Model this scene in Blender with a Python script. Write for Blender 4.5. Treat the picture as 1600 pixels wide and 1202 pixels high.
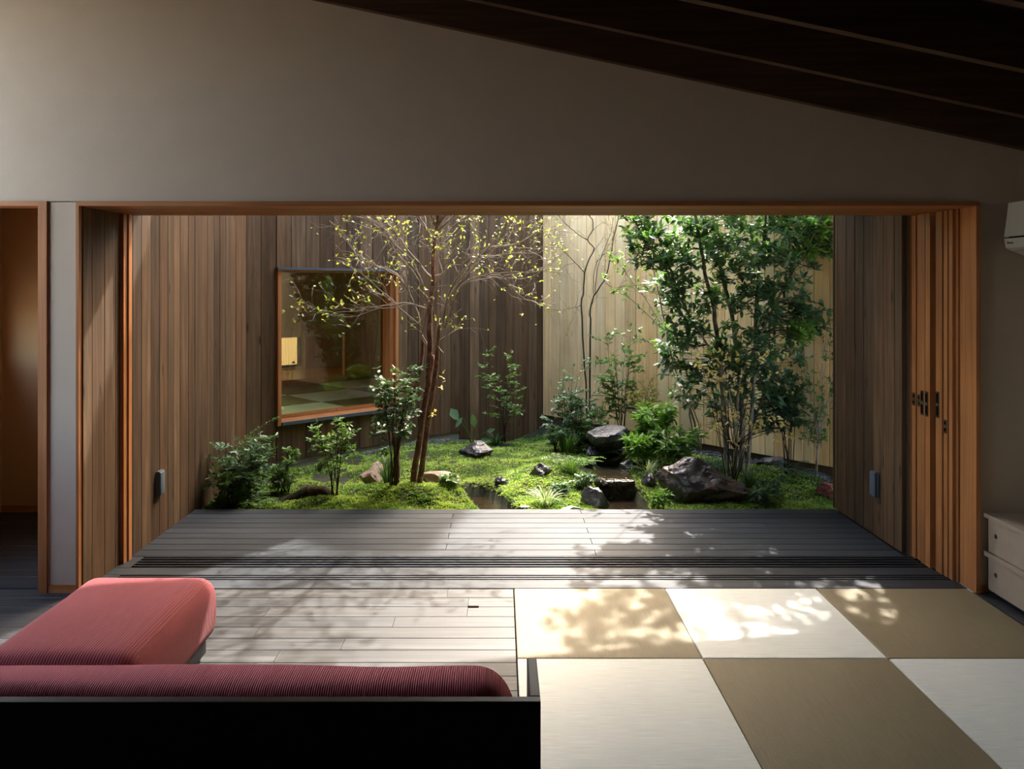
import bpy, bmesh, math, random
import numpy as np
from mathutils import Vector, Matrix, noise as mnoise

for _o in list(bpy.data.objects):
    bpy.data.objects.remove(_o, do_unlink=True)
S = bpy.context.scene
C = S.collection
R = math.radians
rng = np.random.default_rng(7)
random.seed(7)

# ------------------------------------------------------------------ camera
H = 1.711            # eye height above the interior floor
F = 1260.0           # focal length in pixels of the 1600 px frame
VX, VY = 782.0, 445.0
cam_d = bpy.data.cameras.new('camera')
cam_d.sensor_fit = 'HORIZONTAL'
cam_d.sensor_width = 36.0
cam_d.lens = F / 1600.0 * 36.0
cam_d.shift_x = (800 - VX) / 1600.0
cam_d.shift_y = -(601 - VY) / 1600.0
cam_d.clip_start = 0.05
cam = bpy.data.objects.new('camera', cam_d)
cam.location = (0, 0, H)
cam.rotation_euler = (R(90), 0, 0)
C.objects.link(cam)
S.camera = cam

# ------------------------------------------------------------------ light
SUN = Vector((0.243, 1.0, 1.051)).normalized()
W = bpy.data.worlds.new('sky'); S.world = W
W.use_nodes = True
_nt = W.node_tree
_bg = _nt.nodes['Background']
_sky = _nt.nodes.new('ShaderNodeTexSky')
_sky.sky_type = 'NISHITA'
_sky.sun_disc = False
_sky.sun_elevation = math.asin(SUN.z)
_sky.sun_rotation = math.atan2(SUN.x, SUN.y)
_sky.air_density = 1.0
_sky.dust_density = 4.0
_sky.ozone_density = 1.0
_tint = _nt.nodes.new('ShaderNodeMix'); _tint.data_type = 'RGBA'; _tint.blend_type = 'MULTIPLY'
_tint.inputs['Factor'].default_value = 1.0
_tint.inputs['B'].default_value = (1.07, 1.0, 0.90, 1)     # white balance of the photograph
_nt.links.new(_sky.outputs[0], _tint.inputs['A'])
_nt.links.new(_tint.outputs['Result'], _bg.inputs[0])
_bg.inputs[1].default_value = 3.2
sun_d = bpy.data.lights.new('sun', 'SUN')
sun_d.energy = 14.5
sun_d.angle = R(0.6)
sun_d.color = (1.0, 0.945, 0.87)
sun = bpy.data.objects.new('sun', sun_d)
sun.rotation_euler = SUN.to_track_quat('Z', 'Y').to_euler()
sun.location = (2, 12, 12)
C.objects.link(sun)

vs = S.view_settings
vs.view_transform = 'Standard'
vs.look = 'None'
vs.gamma = 1.0
vs.use_curve_mapping = False
vs.exposure = 0.0
S.display_settings.display_device = 'sRGB'
cy = S.cycles
cy.use_denoising = True
cy.max_bounces = 9
cy.diffuse_bounces = 6
cy.glossy_bounces = 3
cy.transmission_bounces = 4
cy.transparent_max_bounces = 12
cy.caustics_reflective = False
cy.caustics_refractive = False
cy.sample_clamp_indirect = 6.0

# ------------------------------------------------------------------ helpers
def P(px, py, Y):
    """world point at depth Y seen at a place in the 1600x1202 frame"""
    return Vector(((px - VX) / F * Y, Y, H - (py - VY) / F * Y))

def PX(px, Y): return (px - VX) / F * Y
def PZ(py, Y): return H - (py - VY) / F * Y

def link(name, mesh, mat=None, parent=None):
    o = bpy.data.objects.new(name, mesh)
    C.objects.link(o)
    if mat is not None and len(mesh.materials) == 0:
        mesh.materials.append(mat)
    if parent is not None:
        o.parent = parent
    return o

def tag(o, label=None, cat=None, group=None, kind=None):
    if label: o['label'] = label
    if cat: o['category'] = cat
    if group: o['group'] = group
    if kind: o['kind'] = kind
    return o

def empty(name, loc=(0, 0, 0), rz=0.0):
    o = bpy.data.objects.new(name, None)
    o.empty_display_size = 0.1
    o.location = loc
    o.rotation_euler = (0, 0, rz)
    C.objects.link(o)
    return o

def mesh_from(name, V, Fc, smooth=False):
    m = bpy.data.meshes.new(name)
    m.from_pydata([tuple(v) for v in V], [], Fc)
    m.update()
    if smooth:
        m.polygons.foreach_set('use_smooth', [True] * len(m.polygons))
    return m

class MB:
    """collects shapes for one mesh"""
    def __init__(s): s.V = []; s.F = []
    def box(s, x0, x1, y0, y1, z0, z1):
        b = len(s.V)
        s.V += [(x0, y0, z0), (x1, y0, z0), (x1, y1, z0), (x0, y1, z0), (x0, y0, z1), (x1, y0, z1), (x1, y1, z1), (x0, y1, z1)]
        s.F += [(b, b+3, b+2, b+1), (b+4, b+5, b+6, b+7), (b, b+1, b+5, b+4), (b+1, b+2, b+6, b+5), (b+2, b+3, b+7, b+6), (b+3, b, b+4, b+7)]
        return s
    def prism(s, poly, axis, a, b_):
        """extrude a 2D polygon along an axis: 'x' poly=(y,z), 'y' poly=(x,z), 'z' poly=(x,y)"""
        b = len(s.V); n = len(poly)
        for t in (a, b_):
            for (p, q) in poly:
                s.V.append({'x': (t, p, q), 'y': (p, t, q), 'z': (p, q, t)}[axis])
        s.F.append(tuple(range(b, b+n))[::-1]); s.F.append(tuple(range(b+n, b+2*n)))
        for i in range(n):
            j = (i+1) % n
            s.F.append((b+i, b+j, b+n+j, b+n+i))
        return s
    def tube(s, pts, rad, sides=6, cap=True):
        pts = [Vector(p) for p in pts]; n = len(pts)
        b = len(s.V)
        prev = None
        for i, p in enumerate(pts):
            d = (pts[min(i+1, n-1)] - pts[max(i-1, 0)])
            d = d.normalized() if d.length > 1e-9 else Vector((0, 0, 1))
            if prev is None:
                a = d.orthogonal().normalized()
            else:
                a = prev - d * prev.dot(d)
                a = a.normalized() if a.length > 1e-6 else d.orthogonal().normalized()
            prev = a
            c = d.cross(a)
            r = rad[i] if hasattr(rad, '__len__') else rad
            for k in range(sides):
                t = 2 * math.pi * k / sides
                s.V.append(tuple(p + a * (r * math.cos(t)) + c * (r * math.sin(t))))
        for i in range(n-1):
            for k in range(sides):
                l = (k+1) % sides
                s.F.append((b+i*sides+k, b+i*sides+l, b+(i+1)*sides+l, b+(i+1)*sides+k))
        if cap:
            s.F.append(tuple(b+k for k in range(sides))[::-1])
            s.F.append(tuple(b+(n-1)*sides+k for k in range(sides)))
        return s
    def build(s, name, mat, parent=None, smooth=False):
        m = mesh_from(name, s.V, s.F, smooth)
        bm = bmesh.new(); bm.from_mesh(m)
        bmesh.ops.recalc_face_normals(bm, faces=bm.faces)
        bm.to_mesh(m); bm.free()
        return link(name, m, mat, parent)

def rbox(name, x0, x1, y0, y1, z0, z1, r, mat, parent=None, seg=3, smooth=True, sub=0):
    """box with rounded edges"""
    bm = bmesh.new()
    bmesh.ops.create_cube(bm, size=1.0)
    for v in bm.verts:
        v.co = Vector(((x0+x1)/2 + v.co.x*(x1-x0), (y0+y1)/2 + v.co.y*(y1-y0), (z0+z1)/2 + v.co.z*(z1-z0)))
    bmesh.ops.bevel(bm, geom=list(bm.edges), offset=r, segments=seg, profile=0.5, affect='EDGES', clamp_overlap=True)
    m = bpy.data.meshes.new(name); bm.to_mesh(m); bm.free()
    if smooth:
        m.polygons.foreach_set('use_smooth', [True]*len(m.polygons))
        try: m.set_sharp_from_angle(angle=R(50))
        except Exception: pass
    return link(name, m, mat, parent)

# ------------------------------------------------------------------ materials
def new_mat(name):
    m = bpy.data.materials.new(name); m.use_nodes = True
    nt = m.node_tree
    b = nt.nodes['Principled BSDF']
    return m, nt, b

def N(nt, t, **kw):
    n = nt.nodes.new(t)
    for k, v in kw.items(): setattr(n, k, v)
    return n

def plain(name, col, rough=0.6, spec=0.4, bump=0.0, bscale=80.0, var=0.0, vscale=6.0, metal=0.0):
    m, nt, b = new_mat(name)
    b.inputs['Base Color'].default_value = (*col, 1)
    b.inputs['Roughness'].default_value = rough
    b.inputs['Specular IOR Level'].default_value = spec
    b.inputs['Metallic'].default_value = metal
    g = N(nt, 'ShaderNodeNewGeometry')
    if var > 0:
        no = N(nt, 'ShaderNodeTexNoise'); no.inputs['Scale'].default_value = vscale; no.inputs['Detail'].default_value = 5
        nt.links.new(g.outputs['Position'], no.inputs['Vector'])
        mr = N(nt, 'ShaderNodeMapRange'); mr.inputs[1].default_value = 0.3; mr.inputs[2].default_value = 0.7
        mr.inputs[3].default_value = 1 - var; mr.inputs[4].default_value = 1 + var
        nt.links.new(no.outputs[0], mr.inputs[0])
        mx = N(nt, 'ShaderNodeVectorMath', operation='SCALE'); mx.inputs[0].default_value = col
        nt.links.new(mr.outputs[0], mx.inputs['Scale'])
        nt.links.new(mx.outputs[0], b.inputs['Base Color'])
    if bump > 0:
        no = N(nt, 'ShaderNodeTexNoise'); no.inputs['Scale'].default_value = bscale; no.inputs['Detail'].default_value = 4
        nt.links.new(g.outputs['Position'], no.inputs['Vector'])
        bp = N(nt, 'ShaderNodeBump'); bp.inputs['Strength'].default_value = bump; bp.inputs['Distance'].default_value = 0.01
        nt.links.new(no.outputs[0], bp.inputs['Height']); nt.links.new(bp.outputs[0], b.inputs['Normal'])
    return m

def wood(name, dark, mid, light, axis='Z', rough=0.65, spec=0.3, rvar=0.3, hue=None, knots=0.0, grain=38.0, bump=0.25, stretch=1.3, rough_var=0.0):
    """wood whose grain runs along a world axis; every board differs a little"""
    m, nt, b = new_mat(name)
    L = nt.links
    g = N(nt, 'ShaderNodeNewGeometry'); oi = N(nt, 'ShaderNodeObjectInfo')
    off = N(nt, 'ShaderNodeMath', operation='MULTIPLY'); off.inputs[1].default_value = 61.0
    L.new(oi.outputs['Random'], off.inputs[0])
    add = N(nt, 'ShaderNodeVectorMath', operation='ADD')
    L.new(g.outputs['Position'], add.inputs[0]); L.new(off.outputs[0], add.inputs[1])
    mp = N(nt, 'ShaderNodeMapping')
    sc = {'X': (stretch, grain, grain), 'Y': (grain, stretch, grain), 'Z': (grain, grain, stretch)}[axis]
    mp.inputs['Scale'].default_value = sc
    L.new(add.outputs[0], mp.inputs['Vector'])
    n1 = N(nt, 'ShaderNodeTexNoise'); n1.inputs['Scale'].default_value = 1.0; n1.inputs['Detail'].default_value = 6; n1.inputs['Roughness'].default_value = 0.62; n1.inputs['Distortion'].default_value = 0.6
    L.new(mp.outputs[0], n1.inputs['Vector'])
    rp = N(nt, 'ShaderNodeValToRGB')
    e = rp.color_ramp.elements
    e[0].position = 0.30; e[0].color = (*dark, 1); e[1].position = 0.72; e[1].color = (*light, 1)
    k = rp.color_ramp.elements.new(0.5); k.color = (*mid, 1)
    L.new(n1.outputs[0], rp.inputs[0])
    # slow patches along the board
    n2 = N(nt, 'ShaderNodeTexNoise'); n2.inputs['Scale'].default_value = 2.2; n2.inputs['Detail'].default_value = 3
    L.new(add.outputs[0], n2.inputs['Vector'])
    v1 = N(nt, 'ShaderNodeMapRange'); v1.inputs[1].default_value = 0.3; v1.inputs[2].default_value = 0.7; v1.inputs[3].default_value = 0.86; v1.inputs[4].default_value = 1.14
    L.new(n2.outputs[0], v1.inputs[0])
    v2 = N(nt, 'ShaderNodeMapRange'); v2.inputs[3].default_value = 1 - rvar; v2.inputs[4].default_value = 1 + rvar
    L.new(oi.outputs['Random'], v2.inputs[0])
    mu = N(nt, 'ShaderNodeMath', operation='MULTIPLY'); L.new(v1.outputs[0], mu.inputs[0]); L.new(v2.outputs[0], mu.inputs[1])
    vm = N(nt, 'ShaderNodeVectorMath', operation='SCALE'); L.new(rp.outputs[0], vm.inputs[0]); L.new(mu.outputs[0], vm.inputs['Scale'])
    out = vm.outputs[0]
    if hue is not None:
        # some boards lean towards another tone
        fr = N(nt, 'ShaderNodeMath', operation='MULTIPLY'); fr.inputs[1].default_value = 7.31; L.new(oi.outputs['Random'], fr.inputs[0])
        fr2 = N(nt, 'ShaderNodeMath', operation='FRACT'); L.new(fr.outputs[0], fr2.inputs[0])
        fr3 = N(nt, 'ShaderNodeMath', operation='MULTIPLY'); fr3.inputs[1].default_value = 0.75; L.new(fr2.outputs[0], fr3.inputs[0])
        mx = N(nt, 'ShaderNodeMix', data_type='RGBA', blend_type='MULTIPLY'); mx.inputs['B'].default_value = (*hue, 1)
        L.new(fr3.outputs[0], mx.inputs['Factor']); L.new(out, mx.inputs['A'])
        out = mx.outputs['Result']
    if knots > 0:
        mk = N(nt, 'ShaderNodeMapping')
        mk.inputs['Scale'].default_value = {'X': (2.2, 9, 9), 'Y': (9, 2.2, 9), 'Z': (9, 9, 2.2)}[axis]
        L.new(add.outputs[0], mk.inputs['Vector'])
        vo = N(nt, 'ShaderNodeTexVoronoi'); vo.inputs['Scale'].default_value = 1.0
        L.new(mk.outputs[0], vo.inputs['Vector'])
        kr = N(nt, 'ShaderNodeMapRange'); kr.inputs[1].default_value = 0.05; kr.inputs[2].default_value = 0.14; kr.inputs[3].default_value = knots; kr.inputs[4].default_value = 0.0
        L.new(vo.outputs['Distance'], kr.inputs[0])
        mx = N(nt, 'ShaderNodeMix', data_type='RGBA'); mx.inputs['B'].default_value = (dark[0]*0.45, dark[1]*0.4, dark[2]*0.4, 1)
        L.new(kr.outputs[0], mx.inputs['Factor']); L.new(out, mx.inputs['A'])
        out = mx.outputs['Result']
    L.new(out, b.inputs['Base Color'])
    b.inputs['Roughness'].default_value = rough
    b.inputs['Specular IOR Level'].default_value = spec
    if rough_var > 0:
        rr = N(nt, 'ShaderNodeMapRange'); rr.inputs[1].default_value = 0.3; rr.inputs[2].default_value = 0.7
        rr.inputs[3].default_value = rough - rough_var; rr.inputs[4].default_value = rough + rough_var
        L.new(n1.outputs[0], rr.inputs[0]); L.new(rr.outputs[0], b.inputs['Roughness'])
    bp = N(nt, 'ShaderNodeBump'); bp.inputs['Strength'].default_value = bump; bp.inputs['Distance'].default_value = 0.004
    L.new(n1.outputs[0], bp.inputs['Height']); L.new(bp.outputs[0], b.inputs['Normal'])
    return m

def leafmat(name, c1, c2, rough=0.45, spec=0.5, trans=0.35, tcol=None):
    m, nt, b = new_mat(name)
    L = nt.links
    g = N(nt, 'ShaderNodeNewGeometry'); oi = N(nt, 'ShaderNodeObjectInfo')
    a = N(nt, 'ShaderNodeMath', operation='ADD'); L.new(g.outputs['Random Per Island'], a.inputs[0]); L.new(oi.outputs['Random'], a.inputs[1])
    fr = N(nt, 'ShaderNodeMath', operation='FRACT'); L.new(a.outputs[0], fr.inputs[0])
    mx = N(nt, 'ShaderNodeMix', data_type='RGBA'); mx.inputs['A'].default_value = (*c1, 1); mx.inputs['B'].default_value = (*c2, 1)
    L.new(fr.outputs[0], mx.inputs['Factor'])
    L.new(mx.outputs['Result'], b.inputs['Base Color'])
    b.inputs['Roughness'].default_value = rough
    b.inputs['Specular IOR Level'].default_value = spec
    tr = N(nt, 'ShaderNodeBsdfTranslucent')
    hs = N(nt, 'ShaderNodeMix', data_type='RGBA', blend_type='MULTIPLY'); hs.inputs['Factor'].default_value = 1
    hs.inputs['B'].default_value = (*(tcol or (1.5, 1.5, 0.6)), 1)
    L.new(mx.outputs['Result'], hs.inputs['A']); L.new(hs.outputs['Result'], tr.inputs['Color'])
    ms = N(nt, 'ShaderNodeMixShader'); ms.inputs[0].default_value = trans
    L.new(b.outputs[0], ms.inputs[1]); L.new(tr.outputs[0], ms.inputs[2])
    L.new(ms.outputs[0], nt.nodes['Material Output'].inputs['Surface'])
    return m

M = {}
M['plaster'] = plain('plaster', (0.52, 0.435, 0.335), 0.92, 0.1, bump=0.10, bscale=160, var=0.03)
M['hall'] = plain('hall_plaster', (0.48, 0.30, 0.155), 0.92, 0.1, bump=0.1, bscale=160)
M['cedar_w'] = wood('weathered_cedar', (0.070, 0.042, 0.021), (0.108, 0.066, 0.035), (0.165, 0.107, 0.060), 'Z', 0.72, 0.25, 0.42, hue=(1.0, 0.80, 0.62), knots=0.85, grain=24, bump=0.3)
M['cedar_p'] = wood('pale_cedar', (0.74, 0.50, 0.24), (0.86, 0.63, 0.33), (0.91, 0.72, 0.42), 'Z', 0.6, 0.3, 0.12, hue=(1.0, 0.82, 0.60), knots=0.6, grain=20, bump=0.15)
M['core'] = plain('wall_core', (0.10, 0.075, 0.055), 0.9, 0.1)
for ax in 'XYZ':
    M['fir'+ax] = wood('orange_fir_'+ax.lower(), (0.31, 0.112, 0.036), (0.42, 0.168, 0.056), (0.51, 0.23, 0.088), ax, 0.45, 0.4, 0.12, grain=60, bump=0.08, stretch=1.0)
M['deck'] = wood('dark_deck', (0.018, 0.022, 0.028), (0.033, 0.039, 0.048), (0.063, 0.072, 0.085), 'X', 0.52, 0.16, 0.25, grain=70, bump=0.25, stretch=1.6, rough_var=0.07)
M['plank'] = wood('dark_floor_plank', (0.022, 0.023, 0.025), (0.040, 0.042, 0.045), (0.092, 0.090, 0.088), 'X', 0.50, 0.24, 0.16, hue=(1.0, 0.9, 0.78), grain=60, bump=0.15, stretch=1.2, rough_var=0.06)
M['sill'] = wood('dark_sill', (0.018, 0.021, 0.026), (0.03, 0.034, 0.040), (0.055, 0.062, 0.074), 'X', 0.5, 0.18, 0.12, grain=60, bump=0.12)
M['groove'] = plain('groove_black', (0.008, 0.006, 0.005), 1.0, 0.0)
M['beam'] = wood('dark_beam', (0.035, 0.017, 0.009), (0.065, 0.032, 0.016), (0.10, 0.055, 0.028), 'X', 0.6, 0.3, 0.2, grain=30, bump=0.2)
M['beam_raw'] = wood('raw_beam_edge', (0.26, 0.18, 0.11), (0.34, 0.24, 0.15), (0.40, 0.29, 0.19), 'X', 0.7, 0.2, 0.1, grain=30)
M['ceil'] = plain('dark_ceiling', (0.035, 0.018, 0.010), 0.7, 0.2)
M['metal'] = plain('grey_flashing', (0.085, 0.105, 0.13), 0.42, 0.5, metal=0.3)
M['boxgrey'] = plain('grey_plastic', (0.10, 0.135, 0.165), 0.5, 0.5)
M['concrete'] = plain('concrete', (0.30, 0.30, 0.29), 0.9, 0.2, bump=0.2, bscale=60, var=0.1)
M['sofawood'] = plain('dark_walnut', (0.012, 0.008, 0.008), 0.42, 0.45)
M['black'] = plain('black_base', (0.012, 0.011, 0.011), 0.6, 0.3)
M['birch'] = plain('birch_ply', (0.40, 0.31, 0.225), 0.6, 0.3, var=0.05, vscale=12)
M['acwhite'] = plain('white_plastic', (0.42, 0.385, 0.325), 0.45, 0.4)
M['brass'] = plain('dark_bronze', (0.07, 0.06, 0.05), 0.4, 0.5, metal=0.7)
M['steel'] = plain('steel_pin', (0.7, 0.7, 0.68), 0.25, 0.5, metal=1.0)
M['soil'] = plain('soil', (0.075, 0.060, 0.038), 0.95, 0.1, bump=0.6, bscale=50, var=0.3, vscale=14)
M['outer'] = plain('outer_ground', (0.22, 0.20, 0.17), 0.95, 0.1, var=0.1)
M['roofm'] = plain('roof_metal', (0.13, 0.13, 0.14), 0.6, 0.3)
M['render'] = plain('house_render', (0.55, 0.53, 0.50), 0.9, 0.1)
M['blue'] = plain('blue_print', (0.05, 0.10, 0.45), 0.5, 0.3)
M['ink'] = plain('ink', (0.03, 0.03, 0.03), 0.6, 0.3)

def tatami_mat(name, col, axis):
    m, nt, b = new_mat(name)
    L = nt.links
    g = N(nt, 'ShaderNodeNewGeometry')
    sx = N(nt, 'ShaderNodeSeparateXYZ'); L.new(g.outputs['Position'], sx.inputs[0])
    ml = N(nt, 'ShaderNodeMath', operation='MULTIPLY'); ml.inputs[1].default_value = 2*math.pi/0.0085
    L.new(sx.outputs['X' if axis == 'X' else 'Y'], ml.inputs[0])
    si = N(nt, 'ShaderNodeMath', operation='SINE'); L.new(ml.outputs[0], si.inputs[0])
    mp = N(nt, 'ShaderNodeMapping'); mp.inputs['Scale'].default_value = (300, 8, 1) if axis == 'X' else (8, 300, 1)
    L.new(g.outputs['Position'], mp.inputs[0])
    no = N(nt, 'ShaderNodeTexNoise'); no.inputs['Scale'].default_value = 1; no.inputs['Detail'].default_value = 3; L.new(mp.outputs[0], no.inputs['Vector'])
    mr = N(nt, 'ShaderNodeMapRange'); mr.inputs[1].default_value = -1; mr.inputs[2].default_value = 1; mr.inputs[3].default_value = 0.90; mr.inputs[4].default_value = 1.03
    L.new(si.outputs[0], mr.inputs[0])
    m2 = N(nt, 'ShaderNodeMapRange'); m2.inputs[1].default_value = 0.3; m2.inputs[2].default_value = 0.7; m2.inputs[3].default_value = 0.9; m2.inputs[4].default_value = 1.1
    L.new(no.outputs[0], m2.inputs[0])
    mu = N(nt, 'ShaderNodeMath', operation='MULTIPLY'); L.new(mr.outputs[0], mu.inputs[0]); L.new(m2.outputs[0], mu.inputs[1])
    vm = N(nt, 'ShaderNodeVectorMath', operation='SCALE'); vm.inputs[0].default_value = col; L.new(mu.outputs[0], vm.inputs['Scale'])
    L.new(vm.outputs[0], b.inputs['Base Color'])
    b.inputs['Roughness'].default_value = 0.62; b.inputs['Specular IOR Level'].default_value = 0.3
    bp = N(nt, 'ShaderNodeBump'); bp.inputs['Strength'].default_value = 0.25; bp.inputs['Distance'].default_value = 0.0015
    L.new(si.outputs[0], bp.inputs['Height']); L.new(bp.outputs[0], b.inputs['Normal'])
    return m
M['tat_l'] = tatami_mat('tatami_sheen_light', (0.80, 0.83, 0.765), 'Y')  # same straw throughout; sheen across the weave put into a lighter base
M['tat_d'] = tatami_mat('tatami_sheen_dark', (0.235, 0.192, 0.108), 'X')  # same straw, weave turned; its duller sheen put into a darker base

def cord_mat(name, col, per=0.0105, lo=0.72, hi=1.12):
    m, nt, b = new_mat(name)
    L = nt.links
    g = N(nt, 'ShaderNodeNewGeometry')
    sx = N(nt, 'ShaderNodeSeparateXYZ'); L.new(g.outputs['Position'], sx.inputs[0])
    # ribs follow x on top, y on the end faces
    nx = N(nt, 'ShaderNodeSeparateXYZ'); L.new(g.outputs['True Normal'], nx.inputs[0])
    ab = N(nt, 'ShaderNodeMath', operation='ABSOLUTE'); L.new(nx.outputs['X'], ab.inputs[0])
    gt = N(nt, 'ShaderNodeMath', operation='GREATER_THAN'); gt.inputs[1].default_value = 0.75; L.new(ab.outputs[0], gt.inputs[0])
    mxc = N(nt, 'ShaderNodeMix', data_type='FLOAT'); L.new(gt.outputs[0], mxc.inputs['Factor']); L.new(sx.outputs['X'], mxc.inputs['A']); L.new(sx.outputs['Y'], mxc.inputs['B'])
    ml = N(nt, 'ShaderNodeMath', operation='MULTIPLY'); ml.inputs[1].default_value = 2*math.pi/per; L.new(mxc.outputs['Result'], ml.inputs[0])
    si = N(nt, 'ShaderNodeMath', operation='SINE'); L.new(ml.outputs[0], si.inputs[0])
    no = N(nt, 'ShaderNodeTexNoise'); no.inputs['Scale'].default_value = 420; no.inputs['Detail'].default_value = 2; L.new(g.outputs['Position'], no.inputs['Vector'])
    mr = N(nt, 'ShaderNodeMapRange'); mr.inputs[1].default_value = -1; mr.inputs[2].default_value = 1; mr.inputs[3].default_value = lo; mr.inputs[4].default_value = hi; L.new(si.outputs[0], mr.inputs[0])
    m2 = N(nt, 'ShaderNodeMapRange'); m2.inputs[1].default_value = 0.3; m2.inputs[2].default_value = 0.7; m2.inputs[3].default_value = 0.85; m2.inputs[4].default_value = 1.15; L.new(no.outputs[0], m2.inputs[0])
    mu = N(nt, 'ShaderNodeMath', operation='MULTIPLY'); L.new(mr.outputs[0], mu.inputs[0]); L.new(m2.outputs[0], mu.inputs[1])
    vm = N(nt, 'ShaderNodeVectorMath', operation='SCALE'); vm.inputs[0].default_value = col; L.new(mu.outputs[0], vm.inputs['Scale'])
    L.new(vm.outputs[0], b.inputs['Base Color'])
    b.inputs['Roughness'].default_value = 0.85; b.inputs['Specular IOR Level'].default_value = 0.2
    b.inputs['Sheen Weight'].default_value = 0.12; b.inputs['Sheen Roughness'].default_value = 0.5
    b.inputs['Sheen Tint'].default_value = (1.0, 0.75, 0.75, 1)
    bp = N(nt, 'ShaderNodeBump'); bp.inputs['Strength'].default_value = 0.5; bp.inputs['Distance'].default_value = 0.002
    L.new(si.outputs[0], bp.inputs['Height']); L.new(bp.outputs[0], b.inputs['Normal'])
    return m
M['cord'] = cord_mat('rose_corduroy', (0.25, 0.046, 0.052))
M['cord2'] = cord_mat('rose_fine_corduroy', (0.62, 0.138, 0.155), 0.0062, 0.86, 1.06)  # same fabric as the ottoman, base lifted in place of light; finer ribs

def glass_mat(name, tint=(0.90, 0.85, 0.66), refl=1.0):
    m, nt, b = new_mat(name)
    L = nt.links
    nt.nodes.remove(b)
    tr = N(nt, 'ShaderNodeBsdfTransparent'); tr.inputs[0].default_value = (*tint, 1)
    gl = N(nt, 'ShaderNodeBsdfGlossy'); gl.inputs['Roughness'].default_value = 0.01
    lw = N(nt, 'ShaderNodeLayerWeight'); lw.inputs['Blend'].default_value = 0.5
    pw = N(nt, 'ShaderNodeMath', operation='POWER'); pw.inputs[1].default_value = 4.0; L.new(lw.outputs['Facing'], pw.inputs[0])
    fr = N(nt, 'ShaderNodeMapRange'); fr.inputs[3].default_value = 0.11; fr.inputs[4].default_value = 1.0; L.new(pw.outputs[0], fr.inputs[0])
    ms = N(nt, 'ShaderNodeMixShader'); L.new(fr.outputs[0], ms.inputs[0]); L.new(tr.outputs[0], ms.inputs[1]); L.new(gl.outputs[0], ms.inputs[2])
    L.new(ms.outputs[0], nt.nodes['Material Output'].inputs['Surface'])
    return m
M['glass'] = glass_mat('window_glass')

def frosted(name, col):
    m, nt, b = new_mat(name)
    nt.nodes.remove(b)
    tr = N(nt, 'ShaderNodeBsdfTranslucent'); tr.inputs[0].default_value = (*col, 1)
    nt.links.new(tr.outputs[0], nt.nodes['Material Output'].inputs['Surface'])
    return m
M['shade'] = frosted('pale_blind', (0.50, 0.42, 0.29))

def water_mat():
    m, nt, b = new_mat('stream_water')
    L = nt.links
    b.inputs['Base Color'].default_value = (0.022, 0.016, 0.009, 1)
    b.inputs['Roughness'].default_value = 0.06
    b.inputs['Specular IOR Level'].default_value = 0.6
    g = N(nt, 'ShaderNodeNewGeometry')
    no = N(nt, 'ShaderNodeTexNoise'); no.inputs['Scale'].default_value = 22; no.inputs['Detail'].default_value = 3; L.new(g.outputs['Position'], no.inputs['Vector'])
    bp = N(nt, 'ShaderNodeBump'); bp.inputs['Strength'].default_value = 0.6; bp.inputs['Distance'].default_value = 0.02
    L.new(no.outputs[0], bp.inputs['Height']); L.new(bp.outputs[0], b.inputs['Normal'])
    return m
M['water'] = water_mat()

def rock_mat(name, c1, c2, c3, rough=0.55, spec=0.5, sc=7.0):
    m, nt, b = new_mat(name)
    L = nt.links
    tc = N(nt, 'ShaderNodeTexCoord')
    n1 = N(nt, 'ShaderNodeTexNoise'); n1.inputs['Scale'].default_value = sc; n1.inputs['Detail'].default_value = 8; n1.inputs['Roughness'].default_value = 0.65; n1.inputs['Distortion'].default_value = 0.8
    L.new(tc.outputs['Object'], n1.inputs['Vector'])
    rp = N(nt, 'ShaderNodeValToRGB'); e = rp.color_ramp.elements
    e[0].position = 0.34; e[0].color = (*c1, 1); e[1].position = 0.68; e[1].color = (*c3, 1)
    k = e.new(0.52); k.color = (*c2, 1)
    L.new(n1.outputs[0], rp.inputs[0]); L.new(rp.outputs[0], b.inputs['Base Color'])
    b.inputs['Roughness'].default_value = rough; b.inputs['Specular IOR Level'].default_value = spec
    n2 = N(nt, 'ShaderNodeTexNoise'); n2.inputs['Scale'].default_value = sc*5; n2.inputs['Detail'].default_value = 6
    L.new(tc.outputs['Object'], n2.inputs['Vector'])
    bp = N(nt, 'ShaderNodeBump'); bp.inputs['Strength'].default_value = 0.7; bp.inputs['Distance'].default_value = 0.02
    L.new(n2.outputs[0], bp.inputs['Height']); L.new(bp.outputs[0], b.inputs['Normal'])
    return m
M['rock_dark'] = rock_mat('dark_wet_stone', (0.012, 0.012, 0.014), (0.035, 0.035, 0.040), (0.11, 0.11, 0.12), 0.32, 0.6)
M['rock_grey'] = rock_mat('grey_stone', (0.022, 0.022, 0.024), (0.060, 0.060, 0.064), (0.16, 0.16, 0.17), 0.38, 0.55)
M['rock_brown'] = rock_mat('rust_brown_stone', (0.022, 0.020, 0.019), (0.065, 0.056, 0.052), (0.17, 0.082, 0.042), 0.30, 0.6, 4.0)
M['rock_pink'] = rock_mat('pinkish_stone', (0.22, 0.15, 0.12), (0.38, 0.28, 0.23), (0.50, 0.42, 0.37), 0.7, 0.3)
M['rock_red'] = rock_mat('red_stone', (0.11, 0.035, 0.03), (0.22, 0.07, 0.06), (0.33, 0.14, 0.12), 0.8, 0.3, 16.0)
M['rock_pale'] = rock_mat('pale_stone', (0.35, 0.33, 0.30), (0.5, 0.48, 0.45), (0.62, 0.6, 0.57), 0.7, 0.3)
M['bark_red'] = rock_mat('reddish_bark', (0.10, 0.047, 0.036), (0.195, 0.095, 0.070), (0.34, 0.23, 0.20), 0.75, 0.25, 14.0)
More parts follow.
